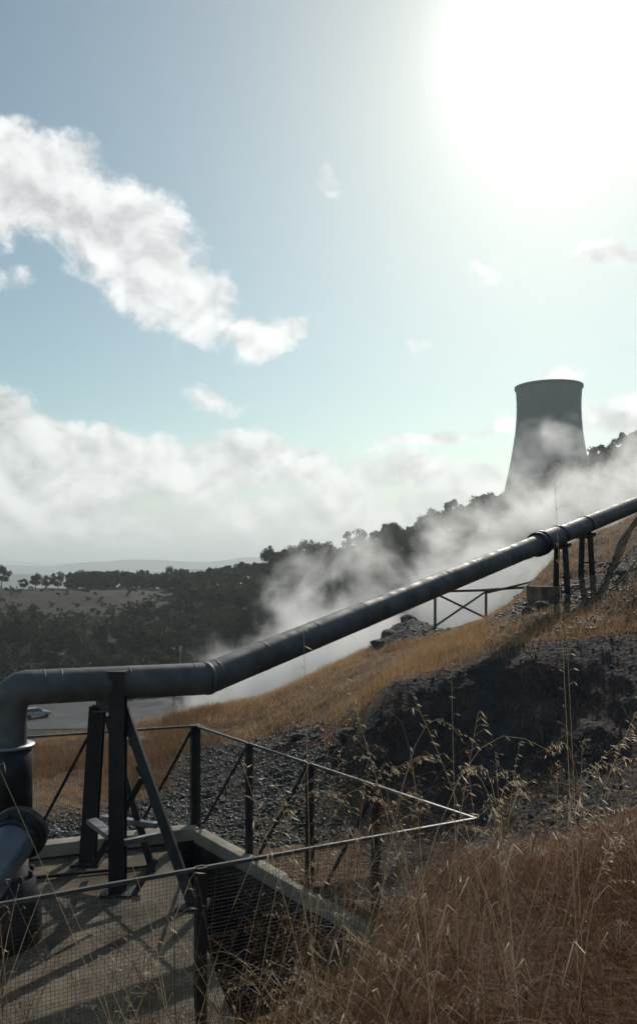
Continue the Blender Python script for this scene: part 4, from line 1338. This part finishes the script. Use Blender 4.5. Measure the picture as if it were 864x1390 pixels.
# those that show largest in the picture become trees of their own
hh = height(pts[:, 0], pts[:, 1])
vv = V0 - (hh + 4) / pts[:, 1] * F
vis = (pts[:, 2] > -10) & (pts[:, 2] < 875) & (vv < np.interp(pts[:, 2], [0, 280, 864], [905, 890, 700]))
ridge_like = (pts[:, 1] > 262)
order = np.argsort(pts[:, 1] + np.where(vis, 0, 1000) - np.where(ridge_like & vis, 70, 0))
n_ind = 285
ind = order[:n_ind]; rest = order[n_ind:]
for i in ind:
    x_, y_, u = pts[i]
    k = int(rs_.choice([0, 1, 2, 3, 4, 5], p=[.22, .22, .16, .22, .08, .10]))
    if y_ > 255 and u > 430:
        lab, grp = 'dark tree of the wooded ridge right of centre, below or beside the cooling tower', 'trees of the ridge by the cooling tower'
    elif y_ > 255:
        lab, grp = 'dark bushy tree in the skyline row left of centre', 'trees of the left skyline row'
    elif u > 300:
        lab, grp = 'dark broadleaf tree on the lower slope seen through the steam', 'trees on the slope behind the steam'
    else:
        lab, grp = 'dark broadleaf tree on the valley slope just above the yard', 'trees on the slope above the yard'
    put_tree(k, x_, y_, rs_.uniform(.65, 1.6) * (.6 if (u < 330 and y_ > 255) else (.42 if (u < 300 and y_ > 172) else (.65 if u < 330 else 1))), lab, grp, sz=rs_.uniform(.85, 1.15))
allq = []
for i in rest:
    x_, y_, u = pts[i]
    q = crown_np(rs_, rs_.uniform(2, 3), rs_.uniform(1.8, 2.6), rs_.uniform(3, 4), 10, 500, .42)
    allq.append(q + np.array([x_, y_, float(hh[i])]))
w_ = link('woodland', quads_mesh('woodland', np.vstack(allq), leaf_d))
tag(w_, 'unbroken dark woodland filling the slope between the nearer trees', None, None, 'stuff')
# scrub on the meadow and on the slope below it
allq = []
for i in range(1500):
    u = rs_.uniform(-100, 330); d = math.sqrt(rs_.uniform(158 ** 2, 262 ** 2))
    keep = .9 if d < 205 else .16
    if fbm(np.array([u * .02]), np.array([d * .05]), 2, 5)[0] < -.1 and d > 200: keep *= .3
    if rs_.random() > keep: continue
    x_, y_ = (u - U0) / F * d, d
    r_ = rs_.uniform(.5, 1.5)
    q = crown_np(rs_, r_, r_ * .7, r_ * .5, 7, 150, .22)
    allq.append(q + np.array([x_, y_, hz_(x_, y_)]))
tag(link('scrub', quads_mesh('scrub', np.vstack(allq), leaf_o)), 'low scrub dotted over the far meadow slope', None, None, 'stuff')

# ------------------------------------------------------------------ steam
LOBES = [  # u, v, depth, rx, rz (px), ry (m), weight
    (345, 940, 40, 95, 60, 9, 1.4), (440, 895, 42, 95, 70, 9, 1.35), (500, 850, 44, 90, 60, 8, 1.05), (420, 810, 46, 50, 70, 6, .75), (520, 770, 46, 90, 50, 7, .75),
    (600, 800, 44, 110, 60, 8, 1.15), (680, 770, 42, 100, 60, 8, 1.2), (600, 735, 46, 90, 40, 7, .8), (700, 710, 44, 90, 50, 8, 1.0),
    (790, 680, 44, 100, 50, 8, 1.0), (880, 650, 44, 100, 55, 8, .95), (725, 650, 46, 55, 45, 6, .7), (960, 640, 44, 100, 60, 8, .85),
    (752, 632, 46, 75, 50, 6, .55), (400, 760, 47, 40, 50, 5, .5),
]
sm_ = bpy.data.materials.new('steam'); sm_.use_nodes = True
T = NT(sm_.node_tree); T.n.remove(T.n['Principled BSDF'])
tcn = T.new('ShaderNodeTexCoord'); ov = tcn.outputs['Object']
wp = T.vm('SCALE', T.vm('SUBTRACT', T.noise(ov, .16, 3, .6, out=1), (.5, .5, .5)), scale=5.0)
pv = T.vm('ADD', ov, wp)
acc = None
for (u, v, d, rx, rz_, ry, wgt) in LOBES:
    c_ = at(u, v, d)
    mp = T.new('ShaderNodeMapping', vector_type='TEXTURE')
    T.l.new(pv, mp.inputs[0])
    mp.inputs[1].default_value = c_
    mp.inputs[3].default_value = (rx / F * d * 1.35, ry, rz_ / F * d * 1.35)
    k = T.smooth(T.vm('LENGTH', mp.outputs[0], out=1), 0.0, 1.15, wgt, 0.0)
    acc = k if acc is None else T.m('MAXIMUM', acc, k)
nz = T.noise(pv, .36, 8, .66)
f_ = T.m('ADD', acc, T.m('MULTIPLY', T.m('SUBTRACT', nz, .5), 3.6))
f_ = T.m('MULTIPLY', T.smooth(f_, .34, 1.55), T.smooth(acc, .02, .2))
dens = T.m('MULTIPLY', f_, .62)
pvn = T.new('ShaderNodeVolumePrincipled')
pvn.inputs['Color'].default_value = (1, 1, 1, 1)
pvn.inputs['Anisotropy'].default_value = .55
T.l.new(dens, pvn.inputs['Density'])
T.l.new(pvn.outputs[0], T.n['Material Output'].inputs['Volume'])
sm_.cycles.volume_step_rate = 0.45
stm = MB()
# hull: sloping closed prism around the plume
lo = [(-10, 30), (27, 30), (27, 56), (-10, 56)]
hv = [(-12, 28, -13), (30, 28, -9), (30, 60, -9), (-12, 60, -16), (-12, 28, 6), (30, 28, 17), (30, 60, 26), (-12, 60, 12)]
stm.add(hv, [(0, 3, 2, 1), (4, 5, 6, 7), (0, 1, 5, 4), (1, 2, 6, 5), (2, 3, 7, 6), (3, 0, 4, 7)])
tag(stm.build('steam', sm_), 'white steam rising from the ground behind the pipe and drifting up to the right', None, None, 'stuff')

# ------------------------------------------------------------------ haze
hm = bpy.data.materials.new('haze'); hm.use_nodes = True
T = NT(hm.node_tree); T.n.remove(T.n['Principled BSDF'])
hv_ = T.new('ShaderNodeVolumePrincipled')
hv_.inputs['Color'].default_value = (.92, .98, 1.0, 1)
hv_.inputs['Density'].default_value = .0003
hv_.inputs['Anisotropy'].default_value = .3
T.l.new(hv_.outputs[0], T.n['Material Output'].inputs['Volume'])
hb_ = MB().box((0, 0, (-150 + 125) / 2), (29000, 29000, 275)).build('haze', hm)
tag(hb_, kind='stuff')
